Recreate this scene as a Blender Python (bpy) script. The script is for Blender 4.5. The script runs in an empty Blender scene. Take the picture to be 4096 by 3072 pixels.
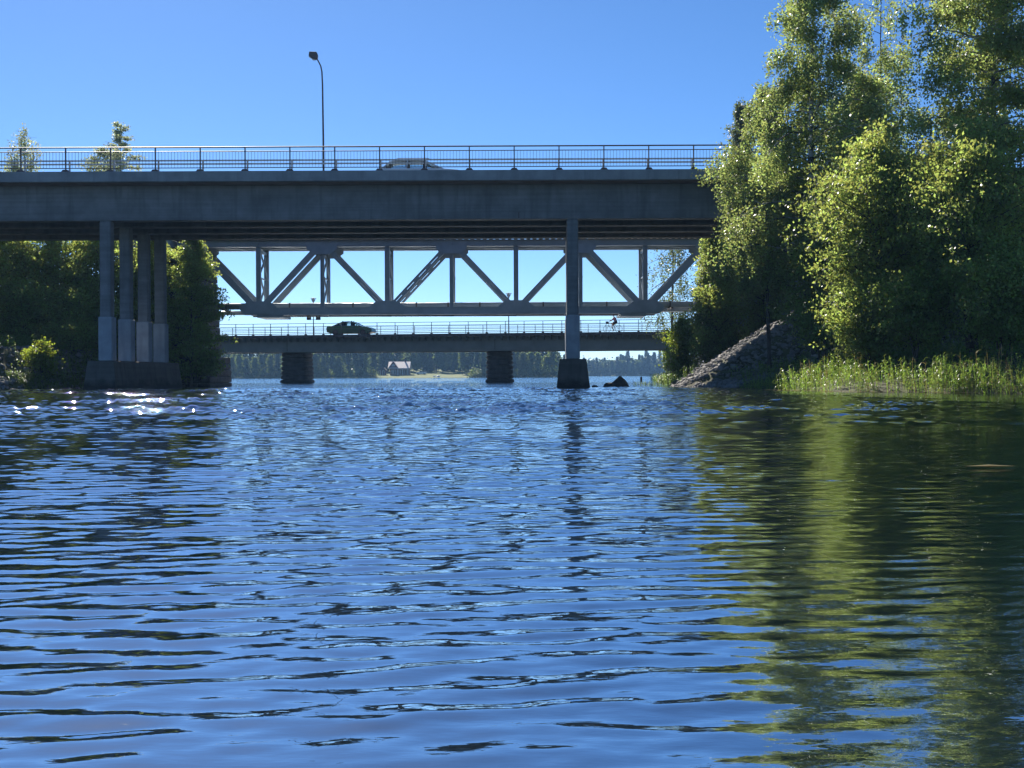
import bpy, math, random
import numpy as np
from mathutils import Vector, Matrix

SC = bpy.context.scene
COL = SC.collection
R = math.radians
PI = math.pi
# ------------------------------------------------------------------ camera
F, H0, CAMH = 4900.0, 1503.0, 0.6
ROLL = 0.0042
cam_d = bpy.data.cameras.new('camera')
cam = bpy.data.objects.new('camera', cam_d)
COL.objects.link(cam)
cam_d.sensor_width = 36.0
cam_d.lens = 36.0 * F / 4096.0
cam_d.clip_start = 0.05
cam_d.clip_end = 9000
pitch = math.atan((1536 - H0) / F)
CM = Matrix.Rotation(R(90) - pitch, 4, 'X') @ Matrix.Rotation(-ROLL, 4, 'Z')
cam.matrix_world = Matrix.Translation((0, 0, CAMH)) @ CM
SC.camera = cam
# ------------------------------------------------------------------ light
SUN_EL, SUN_AZ = R(37), R(-20)          # azimuth from +Y (ahead of the camera), negative = left
w = bpy.data.worlds.new('World'); SC.world = w; w.use_nodes = True
nt = w.node_tree; nt.nodes.clear()
sky = nt.nodes.new('ShaderNodeTexSky'); sky.sky_type = 'NISHITA'; sky.sun_disc = False
sky.sun_elevation = SUN_EL; sky.sun_rotation = SUN_AZ
sky.altitude = 0; sky.air_density = 0.6; sky.dust_density = 0.1; sky.ozone_density = 6.0
hs = nt.nodes.new('ShaderNodeHueSaturation'); hs.inputs['Saturation'].default_value = 1.12
bg = nt.nodes.new('ShaderNodeBackground'); bg.inputs[1].default_value = 0.081
wo = nt.nodes.new('ShaderNodeOutputWorld')
nt.links.new(sky.outputs[0], hs.inputs['Color']); nt.links.new(hs.outputs[0], bg.inputs[0]); nt.links.new(bg.outputs[0], wo.inputs[0])
sun_d = bpy.data.lights.new('sun', 'SUN'); sun_d.energy = 5.0; sun_d.angle = R(0.55); sun_d.color = (1.0, 0.94, 0.84)
sun = bpy.data.objects.new('sun', sun_d); COL.objects.link(sun)
sdir = Vector((math.sin(SUN_AZ) * math.cos(SUN_EL), math.cos(SUN_AZ) * math.cos(SUN_EL), math.sin(SUN_EL)))
sun.rotation_euler = sdir.to_track_quat('Z', 'Y').to_euler()
sun.location = (0, 0, 60)
SC.view_settings.view_transform = 'Standard'; SC.view_settings.look = 'None'
SC.view_settings.exposure = 0.82; SC.view_settings.gamma = 1
SC.render.engine = 'CYCLES'
SC.cycles.max_bounces = 8; SC.cycles.diffuse_bounces = 3; SC.cycles.glossy_bounces = 3
SC.cycles.transmission_bounces = 4; SC.cycles.transparent_max_bounces = 8; SC.cycles.volume_bounces = 0
SC.cycles.sample_clamp_indirect = 4
SC.cycles.caustics_reflective = False; SC.cycles.caustics_refractive = False

# ------------------------------------------------------------------ helpers
def P(px, py, D):
    """photo pixel -> point at depth D (metres ahead of the camera)"""
    d = CM.to_3x3() @ Vector(((px - 2048) / F, -(py - 1536) / F, -1))
    k = D / d.y
    return Vector((d.x * k, D, CAMH + d.z * k))

def tag(o, label=None, cat=None, group=None, kind=None):
    if label: o['label'] = label
    if cat: o['category'] = cat
    if group: o['group'] = group
    if kind: o['kind'] = kind
    return o

def thing(name, loc, rz=0.0, label=None, cat=None, group=None):
    o = bpy.data.objects.new(name, None); COL.objects.link(o)
    o.location = loc; o.rotation_euler = (0, 0, rz); o.empty_display_size = 0.2
    return tag(o, label, cat, group)

class MB:
    """mesh builder: everything added becomes ONE mesh object"""
    def __init__(s): s.v = []; s.f = []
    def poly(s, pts, faces):
        n = len(s.v); s.v += [tuple(p) for p in pts]; s.f += [tuple(i + n for i in f) for f in faces]
    def box(s, c, d, rz=0.0, taper=1.0):
        cx, cy, cz = c; a, b, h = d[0] / 2, d[1] / 2, d[2] / 2
        cs, sn = math.cos(rz), math.sin(rz); pts = []
        for z, k in ((-h, 1), (h, taper)):
            for x, y in ((-a, -b), (a, -b), (a, b), (-a, b)):
                x *= k; y *= k
                pts.append((cx + x * cs - y * sn, cy + x * sn + y * cs, cz + z))
        s.poly(pts, [(0, 3, 2, 1), (4, 5, 6, 7), (0, 1, 5, 4), (1, 2, 6, 5), (2, 3, 7, 6), (3, 0, 4, 7)])
    def bx(s, x0, x1, y0, y1, z0, z1):
        s.box(((x0 + x1) / 2, (y0 + y1) / 2, (z0 + z1) / 2), (abs(x1 - x0), abs(y1 - y0), abs(z1 - z0)))
    def beam(s, p, q, w_, h_, up=(0, 0, 1)):
        p = Vector(p); q = Vector(q); d = (q - p).normalized(); up = Vector(up)
        if abs(d.dot(up)) > .99: up = Vector((0, 1, 0))
        sd = d.cross(up).normalized(); u = sd.cross(d).normalized(); pts = []
        for e in (p, q):
            for a, b in ((-1, -1), (1, -1), (1, 1), (-1, 1)):
                pts.append(e + sd * (a * w_ / 2) + u * (b * h_ / 2))
        s.poly(pts, [(0, 3, 2, 1), (4, 5, 6, 7), (0, 1, 5, 4), (1, 2, 6, 5), (2, 3, 7, 6), (3, 0, 4, 7)])
    def tube(s, pts, rad, n=8, cap=True):
        pts = [Vector(p) for p in pts]
        if not hasattr(rad, '__len__'): rad = [rad] * len(pts)
        base = len(s.v); ref = None
        for i, p in enumerate(pts):
            d = (pts[min(i + 1, len(pts) - 1)] - pts[max(i - 1, 0)]).normalized()
            if ref is None: ref = Vector((0, 0, 1)) if abs(d.z) < .9 else Vector((1, 0, 0))
            a = d.cross(ref).normalized(); b = d.cross(a).normalized(); ref = b.cross(d) if False else ref
            for k in range(n):
                t = 2 * PI * k / n
                s.v.append(tuple(p + a * (math.cos(t) * rad[i]) + b * (math.sin(t) * rad[i])))
        for i in range(len(pts) - 1):
            for k in range(n):
                a0 = base + i * n + k; a1 = base + i * n + (k + 1) % n
                s.f.append((a0, a1, a1 + n, a0 + n))
        if cap:
            s.f.append(tuple(base + k for k in reversed(range(n))))
            s.f.append(tuple(base + (len(pts) - 1) * n + k for k in range(n)))
    def prism(s, prof, y0, y1):
        """profile in XZ extruded along Y"""
        n = len(prof)
        pts = [(x, y0, z) for x, z in prof] + [(x, y1, z) for x, z in prof]
        s.poly(pts, [tuple(range(n)), tuple(reversed(range(n, 2 * n)))] + [(i, i + n, (i + 1) % n + n, (i + 1) % n) for i in range(n)])
    def lathe(s, prof, c=(0, 0, 0), n=16):
        b = len(s.v)
        for r, z in prof:
            for k in range(n):
                t = 2 * PI * k / n
                s.v.append((c[0] + r * math.cos(t), c[1] + r * math.sin(t), c[2] + z))
        for i in range(len(prof) - 1):
            for k in range(n):
                s.f.append((b + i * n + k, b + i * n + (k + 1) % n, b + (i + 1) * n + (k + 1) % n, b + (i + 1) * n + k))
        s.f.append(tuple(b + k for k in reversed(range(n)))); s.f.append(tuple(b + (len(prof) - 1) * n + k for k in range(n)))
    def build(s, name, m, parent=None, smooth=False, bevel=0.0, bseg=1):
        me = bpy.data.meshes.new(name); me.from_pydata(s.v, [], s.f); me.update()
        if m: me.materials.append(m)
        if smooth: me.polygons.foreach_set('use_smooth', [True] * len(me.polygons))
        o = bpy.data.objects.new(name, me); COL.objects.link(o)
        if parent: o.parent = parent
        if bevel:
            b = o.modifiers.new('bevel', 'BEVEL'); b.width = bevel; b.segments = bseg; b.limit_method = 'ANGLE'; b.angle_limit = R(40)
        return o

def np_mesh(name, V, Fq, m, parent=None, smooth=False):
    me = bpy.data.meshes.new(name)
    V = np.ascontiguousarray(V, dtype=np.float32); Fq = np.ascontiguousarray(Fq, dtype=np.int32)
    k = Fq.shape[1]
    me.vertices.add(len(V)); me.vertices.foreach_set('co', V.ravel())
    me.loops.add(Fq.size); me.loops.foreach_set('vertex_index', Fq.ravel())
    me.polygons.add(len(Fq)); me.polygons.foreach_set('loop_start', np.arange(0, Fq.size, k, dtype=np.int32))
    if smooth: me.polygons.foreach_set('use_smooth', np.ones(len(Fq), dtype=bool))
    me.update(calc_edges=True); me.validate()
    if m: me.materials.append(m)
    o = bpy.data.objects.new(name, me); COL.objects.link(o)
    if parent: o.parent = parent
    return o

def copy_tree(o, loc, rz=None, scale=None, label=None, parent=None):
    c = o.copy(); COL.objects.link(c)
    if parent is not None: c.parent = parent
    else:
        c.location = loc
        if rz is not None: c.rotation_euler = (0, 0, rz)
        if scale: c.scale = scale
        if label: c['label'] = label
    for ch in list(o.children): copy_tree(ch, None, parent=c)
    return c

# ------------------------------------------------------------------ materials
def mat(name, col, rough=0.6, metal=0.0, var=0.25, scale=3.0, bump=0.0, bscale=20.0, spec=0.5, col2=None, stretch=(1, 1, 1)):
    m = bpy.data.materials.new(name); m.use_nodes = True; t = m.node_tree
    b = t.nodes['Principled BSDF']
    b.inputs['Roughness'].default_value = rough; b.inputs['Metallic'].default_value = metal
    b.inputs['Specular IOR Level'].default_value = spec
    tc = t.nodes.new('ShaderNodeTexCoord'); mp = t.nodes.new('ShaderNodeMapping'); mp.inputs['Scale'].default_value = stretch
    t.links.new(tc.outputs['Object'], mp.inputs[0])
    n = t.nodes.new('ShaderNodeTexNoise'); n.inputs['Scale'].default_value = scale; n.inputs['Detail'].default_value = 6; n.inputs['Roughness'].default_value = .62
    t.links.new(mp.outputs[0], n.inputs['Vector'])
    cr = t.nodes.new('ShaderNodeValToRGB'); e = cr.color_ramp.elements
    c2 = col2 if col2 else tuple(min(1, c * (1 + var)) for c in col)
    e[0].position = .3; e[0].color = tuple(c * (1 - var) for c in col) + (1,)
    e[1].position = .7; e[1].color = tuple(c2) + (1,)
    t.links.new(n.outputs['Fac'], cr.inputs[0]); t.links.new(cr.outputs[0], b.inputs['Base Color'])
    if bump:
        n2 = t.nodes.new('ShaderNodeTexNoise'); n2.inputs['Scale'].default_value = bscale; n2.inputs['Detail'].default_value = 5
        t.links.new(mp.outputs[0], n2.inputs['Vector'])
        bp = t.nodes.new('ShaderNodeBump'); bp.inputs['Strength'].default_value = bump; bp.inputs['Distance'].default_value = .05
        t.links.new(n2.outputs['Fac'], bp.inputs['Height']); t.links.new(bp.outputs[0], b.inputs['Normal'])
    return m

def leaf_mat(name, col, trans, fac=0.45, rough=0.4, hue=0.03, val=0.35, spec=0.5, objv=0.0):
    m = bpy.data.materials.new(name); m.use_nodes = True; t = m.node_tree; t.nodes.clear()
    out = t.nodes.new('ShaderNodeOutputMaterial')
    b = t.nodes.new('ShaderNodeBsdfPrincipled'); tr = t.nodes.new('ShaderNodeBsdfTranslucent'); mx = t.nodes.new('ShaderNodeMixShader')
    mx.inputs[0].default_value = fac
    b.inputs['Roughness'].default_value = rough; b.inputs['Specular IOR Level'].default_value = spec
    g = t.nodes.new('ShaderNodeNewGeometry')
    tc = t.nodes.new('ShaderNodeTexCoord'); n = t.nodes.new('ShaderNodeTexNoise'); n.inputs['Scale'].default_value = .7; n.inputs['Detail'].default_value = 3
    t.links.new(tc.outputs['Object'], n.inputs['Vector'])
    def mr(src, a, c):
        q = t.nodes.new('ShaderNodeMapRange'); q.inputs[3].default_value = a; q.inputs[4].default_value = c
        t.links.new(src, q.inputs[0]); return q.outputs[0]
    hv = mr(g.outputs['Random Per Island'], .5 - hue, .5 + hue)
    vv = mr(g.outputs['Random Per Island'], 1 - val, 1 + val)
    nv = t.nodes.new('ShaderNodeMapRange'); nv.inputs[1].default_value = .3; nv.inputs[2].default_value = .7; nv.inputs[3].default_value = .75; nv.inputs[4].default_value = 1.25
    t.links.new(n.outputs['Fac'], nv.inputs[0])
    mu = t.nodes.new('ShaderNodeMath'); mu.operation = 'MULTIPLY'; t.links.new(vv, mu.inputs[0]); t.links.new(nv.outputs[0], mu.inputs[1])
    if objv:
        oi = t.nodes.new('ShaderNodeObjectInfo'); ov = mr(oi.outputs['Random'], 1 - objv, 1 + objv)
        mu2 = t.nodes.new('ShaderNodeMath'); mu2.operation = 'MULTIPLY'; t.links.new(mu.outputs[0], mu2.inputs[0]); t.links.new(ov, mu2.inputs[1]); mu = mu2
    for c, sock in ((col, b.inputs['Base Color']), (trans, tr.inputs['Color'])):
        h = t.nodes.new('ShaderNodeHueSaturation'); h.inputs['Color'].default_value = tuple(c) + (1,)
        t.links.new(hv, h.inputs['Hue']); t.links.new(mu.outputs[0], h.inputs['Value']); t.links.new(h.outputs[0], sock)
    t.links.new(b.outputs[0], mx.inputs[1]); t.links.new(tr.outputs[0], mx.inputs[2]); t.links.new(mx.outputs[0], out.inputs[0])
    return m

def stained_concrete(name, col, dark, rough=.85, board=True):
    """cast concrete: board marks, blotches and water runs"""
    m = mat(name, col, rough, var=.24, scale=.9, bump=.25, bscale=14, spec=.25)
    t = m.node_tree; b = t.nodes['Principled BSDF']
    src = b.inputs['Base Color'].links[0].from_socket
    tc = t.nodes.new('ShaderNodeTexCoord'); mp = t.nodes.new('ShaderNodeMapping'); mp.inputs['Scale'].default_value = (2.2, 2.2, .18)
    n = t.nodes.new('ShaderNodeTexNoise'); n.inputs['Scale'].default_value = 1.6; n.inputs['Detail'].default_value = 5
    t.links.new(tc.outputs['Object'], mp.inputs[0]); t.links.new(mp.outputs[0], n.inputs['Vector'])
    mr = t.nodes.new('ShaderNodeMapRange'); mr.inputs[1].default_value = .5; mr.inputs[2].default_value = .75; mr.inputs[4].default_value = .7
    t.links.new(n.outputs['Fac'], mr.inputs[0])
    mix = t.nodes.new('ShaderNodeMix'); mix.data_type = 'RGBA'; mix.inputs['B'].default_value = tuple(dark) + (1,)
    t.links.new(mr.outputs[0], mix.inputs['Factor']); t.links.new(src, mix.inputs['A'])
    last = mix.outputs['Result']
    if board:
        mp2 = t.nodes.new('ShaderNodeMapping'); mp2.inputs['Scale'].default_value = (.12, .12, 7)
        n2 = t.nodes.new('ShaderNodeTexNoise'); n2.inputs['Scale'].default_value = 1.0; n2.inputs['Detail'].default_value = 2
        t.links.new(tc.outputs['Object'], mp2.inputs[0]); t.links.new(mp2.outputs[0], n2.inputs['Vector'])
        mr2 = t.nodes.new('ShaderNodeMapRange'); mr2.inputs[1].default_value = .35; mr2.inputs[2].default_value = .65; mr2.inputs[3].default_value = .90; mr2.inputs[4].default_value = 1.07
        t.links.new(n2.outputs['Fac'], mr2.inputs[0])
        hv = t.nodes.new('ShaderNodeHueSaturation'); t.links.new(mr2.outputs[0], hv.inputs['Value']); t.links.new(last, hv.inputs['Color']); last = hv.outputs[0]
    t.links.new(last, b.inputs['Base Color'])
    return m

def wet_foot(m, z0=.18, z1=.55, dark=(.03, .028, .024)):
    t = m.node_tree; b = t.nodes['Principled BSDF']; src = b.inputs['Base Color'].links[0].from_socket
    tc = t.nodes.new('ShaderNodeTexCoord'); sp = t.nodes.new('ShaderNodeSeparateXYZ'); t.links.new(tc.outputs['Object'], sp.inputs[0])
    n = t.nodes.new('ShaderNodeTexNoise'); n.inputs['Scale'].default_value = 2.2; n.inputs['Detail'].default_value = 5; t.links.new(tc.outputs['Object'], n.inputs['Vector'])
    ad = t.nodes.new('ShaderNodeMath'); ad.operation = 'MULTIPLY_ADD'; ad.inputs[1].default_value = -.6; t.links.new(n.outputs['Fac'], ad.inputs[0]); t.links.new(sp.outputs['Z'], ad.inputs[2])
    mr = t.nodes.new('ShaderNodeMapRange'); mr.inputs[1].default_value = z0 - .3; mr.inputs[2].default_value = z1 - .3; mr.inputs[3].default_value = .9; mr.inputs[4].default_value = 0; t.links.new(ad.outputs[0], mr.inputs[0])
    mix = t.nodes.new('ShaderNodeMix'); mix.data_type = 'RGBA'; mix.inputs['B'].default_value = tuple(dark) + (1,)
    t.links.new(mr.outputs[0], mix.inputs['Factor']); t.links.new(src, mix.inputs['A']); t.links.new(mix.outputs['Result'], b.inputs['Base Color'])
M = {}
M['concrete'] = stained_concrete('concrete', (.19, .195, .20), (.11, .115, .12))
M['concrete_edge'] = stained_concrete('concrete_edge', (.27, .285, .30), (.19, .20, .21), board=False)
M['concrete_under'] = mat('concrete_under', (.24, .19, .16), .9, var=.3, scale=1.2, bump=.2)
M['concrete_sleeve'] = stained_concrete('concrete_sleeve', (.33, .35, .38), (.22, .235, .26), board=False)
M['concrete_base'] = stained_concrete('concrete_base', (.12, .105, .09), (.05, .045, .04), board=True)
M['steel_rail'] = mat('steel_rail', (.09, .06, .055), .5, .3, var=.35, scale=6)
M['galv'] = mat('galv', (.42, .42, .41), .45, .7, var=.2, scale=5)
M['steel_grey'] = mat('steel_grey', (.35, .41, .46), .5, .0, var=.16, scale=1.6, bump=.08, bscale=25, col2=(.41, .46, .51))
M['steel_dark'] = mat('steel_dark', (.10, .085, .08), .7, .0, var=.3, scale=3)
M['girder_green'] = mat('girder_green', (.20, .22, .20), .6, .0, var=.15, scale=.8)
wet_foot(M['concrete_base'])
M['timber'] = mat('timber', (.10, .075, .06), .85, var=.4, scale=4, bump=.3)
M['stone'] = mat('stone', (.06, .057, .055), .9, var=.4, scale=1.7, bump=.9, bscale=7)
wet_foot(M['stone'], .1, .4)
M['stone_wet'] = mat('stone_wet', (.06, .055, .05), .6, var=.3, scale=3, bump=.5, bscale=9)
M['rubble'] = mat('rubble', (.19, .18, .175), .85, var=.4, scale=2.5, bump=.6, bscale=9, col2=(.31, .285, .265))
M['asphalt'] = mat('asphalt', (.05, .05, .052), .9, var=.2, scale=20, bump=.2, bscale=120)
M['soil'] = mat('soil', (.10, .085, .05), .95, var=.5, scale=1.3, bump=.6, bscale=6, col2=(.11, .12, .05))
M['meadow'] = mat('meadow', (.10, .15, .03), .95, var=.3, scale=.12, bump=.5, bscale=2, col2=(.19, .20, .06))
M['bark'] = mat('bark', (.07, .055, .045), .9, var=.4, scale=7, bump=.8, bscale=18)
M['paint_white'] = mat('paint_white', (.72, .73, .74), .25, .0, var=.04, scale=2)
M['paint_green'] = mat('paint_green', (.05, .13, .06), .2, .2, var=.1, scale=2, spec=.6)
M['rubber'] = mat('rubber', (.02, .02, .02), .8, var=.2)
M['glass_dark'] = mat('glass_dark', (.02, .025, .03), .05, var=.05, spec=.8)
M['lens_red'] = mat('lens_red', (.35, .02, .02), .2, var=.1)
M['lens_clear'] = mat('lens_clear', (.6, .6, .58), .1, var=.05)
M['alu'] = mat('alu', (.5, .5, .5), .35, .8, var=.1)
def birch_bark():
    m = mat('birch_bark', (.45, .42, .38), .8, var=.15, scale=5)
    t = m.node_tree; b = t.nodes['Principled BSDF']; src = b.inputs['Base Color'].links[0].from_socket
    tc = t.nodes.new('ShaderNodeTexCoord'); mp = t.nodes.new('ShaderNodeMapping'); mp.inputs['Scale'].default_value = (1.2, 1.2, 3.2)
    n = t.nodes.new('ShaderNodeTexNoise'); n.inputs['Scale'].default_value = 1.7; n.inputs['Detail'].default_value = 5
    t.links.new(tc.outputs['Object'], mp.inputs[0]); t.links.new(mp.outputs[0], n.inputs['Vector'])
    mr = t.nodes.new('ShaderNodeMapRange'); mr.inputs[1].default_value = .44; mr.inputs[2].default_value = .56
    t.links.new(n.outputs['Fac'], mr.inputs[0])
    mix = t.nodes.new('ShaderNodeMix'); mix.data_type = 'RGBA'; mix.inputs['B'].default_value = (.03, .027, .025, 1)
    t.links.new(mr.outputs[0], mix.inputs['Factor']); t.links.new(src, mix.inputs['A']); t.links.new(mix.outputs['Result'], b.inputs['Base Color'])
    return m
M['birch_bark'] = birch_bark()
M['leaf_birch'] = leaf_mat('leaf_birch', (.12, .16, .05), (.44, .52, .14), fac=.56, rough=.34)
M['leaf_alder'] = leaf_mat('leaf_alder', (.12, .17, .045), (.48, .56, .12), fac=.57, rough=.34)
M['leaf_mid'] = leaf_mat('leaf_mid', (.12, .18, .045), (.48, .56, .12), fac=.56, rough=.34)
M['leaf_pale'] = leaf_mat('leaf_pale', (.22, .26, .14), (.50, .54, .28), fac=.5)
M['leaf_dark'] = leaf_mat('leaf_dark', (.085, .115, .035), (.28, .35, .06), fac=.48)
M['leaf_bright'] = leaf_mat('leaf_bright', (.08, .13, .02), (.42, .50, .05), fac=.55)
M['leaf_willow'] = leaf_mat('leaf_willow', (.09, .11, .05), (.25, .30, .10), fac=.4)
M['leaf_far'] = leaf_mat('leaf_far', (.06, .085, .03), (.22, .28, .07), fac=.45, hue=.03, objv=.45)
M['leaf_spruce'] = leaf_mat('leaf_spruce', (.03, .05, .022), (.08, .12, .03), fac=.25, objv=.3)
M['reed'] = leaf_mat('reed', (.09, .15, .03), (.35, .48, .07), fac=.5, rough=.35)
M['dry'] = leaf_mat('dry', (.25, .2, .08), (.4, .3, .1), fac=.3)
# ------------------------------------------------------------------ terrain
rng = np.random.default_rng(7)
def vnoise(X, Y, s, seed=0):
    """cheap smooth value noise"""
    X = np.asarray(X, float) / s; Y = np.asarray(Y, float) / s
    xi = np.floor(X); yi = np.floor(Y); fx = X - xi; fy = Y - yi
    fx = fx * fx * (3 - 2 * fx); fy = fy * fy * (3 - 2 * fy)
    def h(a, b):
        q = np.sin(a * 127.1 + b * 311.7 + seed * 74.7) * 43758.5453
        return q - np.floor(q)
    return (h(xi, yi) * (1 - fx) + h(xi + 1, yi) * fx) * (1 - fy) + (h(xi, yi + 1) * (1 - fx) + h(xi + 1, yi + 1) * fx) * fy

SR = np.array([(-60, 40), (0, 32), (30, 19), (35.5, 15.6), (42, 11.2), (50, 9.9), (58, 9.4), (62.5, 8.5), (68, 9.0), (80, 11.2), (108, 13.4), (120, 14.5), (140, 18), (200, 34), (330, 75)])
SL = np.array([(-60, -60), (0, -46), (40, -34), (58, -29), (62, -26.0), (66, -24.2), (72, -22.0), (77, -20.5), (84, -20.5), (95, -25), (120, -36), (140, -48), (330, -120)])
def corridor(d, Y, y0, y1, top, sl, side):
    h = np.minimum(d * sl, top)
    return h - side * np.maximum(np.maximum(y0 - Y, Y - y1), 0)
def bank_r(X, Y):
    d = (X - np.interp(Y, SR[:, 0], SR[:, 1])) + .5 * (vnoise(X, Y, 1.7, 3) - .5)
    base = np.where(d > 0, np.minimum(.30 * np.abs(d) ** .8, 1.3), d * .5)
    h = np.maximum(base, corridor(d, Y, 60.5, 72, 9.9, .60, .62))
    h = np.maximum(h, corridor(d - .5, Y, 79, 85, 8.9, .7, .7))
    Ys = Y + .169 * X
    h = np.maximum(h, corridor(d, Ys, 114, 126, 4.4, .6, .6))
    return np.where(d > -.3, h, np.maximum(d * .6, -1.6)) + np.where(d > .4, .18 * (vnoise(X, Y, .8, 5) - .5), 0)
def bank_l(X, Y):
    d = (np.interp(Y, SL[:, 0], SL[:, 1]) - X) + .5 * (vnoise(X, Y, 1.9, 9) - .5)
    base = np.where(d > 0, np.minimum(.35 * np.abs(d) ** .8, 1.6), d * .5)
    h = np.maximum(base, corridor(d, Y, 62, 74, 2.2 + np.clip((-X - 38) * .9, 0, 7.7), .72, .65))
    h = np.maximum(h, corridor(d, Y, 79.5, 85, np.interp(X, [-75, -60], [8.9, 3.0]), .9, .7))
    Ys = Y + .169 * X
    h = np.maximum(h, corridor(d, Ys, 114, 126, 4.4, .6, .6))
    return np.where(d > -.3, h, np.maximum(d * .6, -1.6)) + np.where(d > .4, .18 * (vnoise(X, Y, .8, 5) - .5), 0)
def grid(name, xs, ys, fn, m, kind='structure'):
    X, Y = np.meshgrid(xs, ys); Z = fn(X, Y)
    V = np.stack([X.ravel(), Y.ravel(), Z.ravel()], 1)
    nx, ny = len(xs), len(ys)
    i, j = np.meshgrid(np.arange(nx - 1), np.arange(ny - 1)); a = (j * nx + i).ravel()
    o = np_mesh(name, V, np.stack([a, a + 1, a + nx + 1, a + nx], 1), m, smooth=True)
    return tag(o, kind=kind)
grid('ground', np.concatenate([np.arange(5, 40, .35), np.arange(40, 260, 4)]), np.concatenate([np.arange(-40, 28, 3), np.arange(28, 150, .4), np.arange(150, 330, 5)]), bank_r, M['soil'])
grid('ground', np.concatenate([np.arange(-260, -44, 4), np.arange(-44, -15, .35)]), np.concatenate([np.arange(-40, 50, 3), np.arange(50, 110, .4), np.arange(110, 330, 5)]), bank_l, M['soil'])

def far_fn(X, Y):
    ys = np.interp(X, [-700, -200, -110, -40, 10, 18, 30, 200, 700], [430, 470, 500, 478, 470, 470, 940, 960, 900]) + 8 * (vnoise(X, Y * 0, 22, 4) - .5)
    d = Y - ys
    return np.where(d > 0, np.minimum(.25 + .05 * d, 6 + 9 * vnoise(X, Y, 160, 8)), np.maximum(d * .1, -1.0))
FAR_SH = lambda x: float(np.interp(x, [-700, -200, -110, -40, 10, 18, 30, 200, 700], [430, 470, 500, 478, 470, 470, 940, 960, 900]))
grid('far_shore', np.arange(-700, 700, 6), np.arange(400, 1380, 6), far_fn, M['meadow'])

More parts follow.
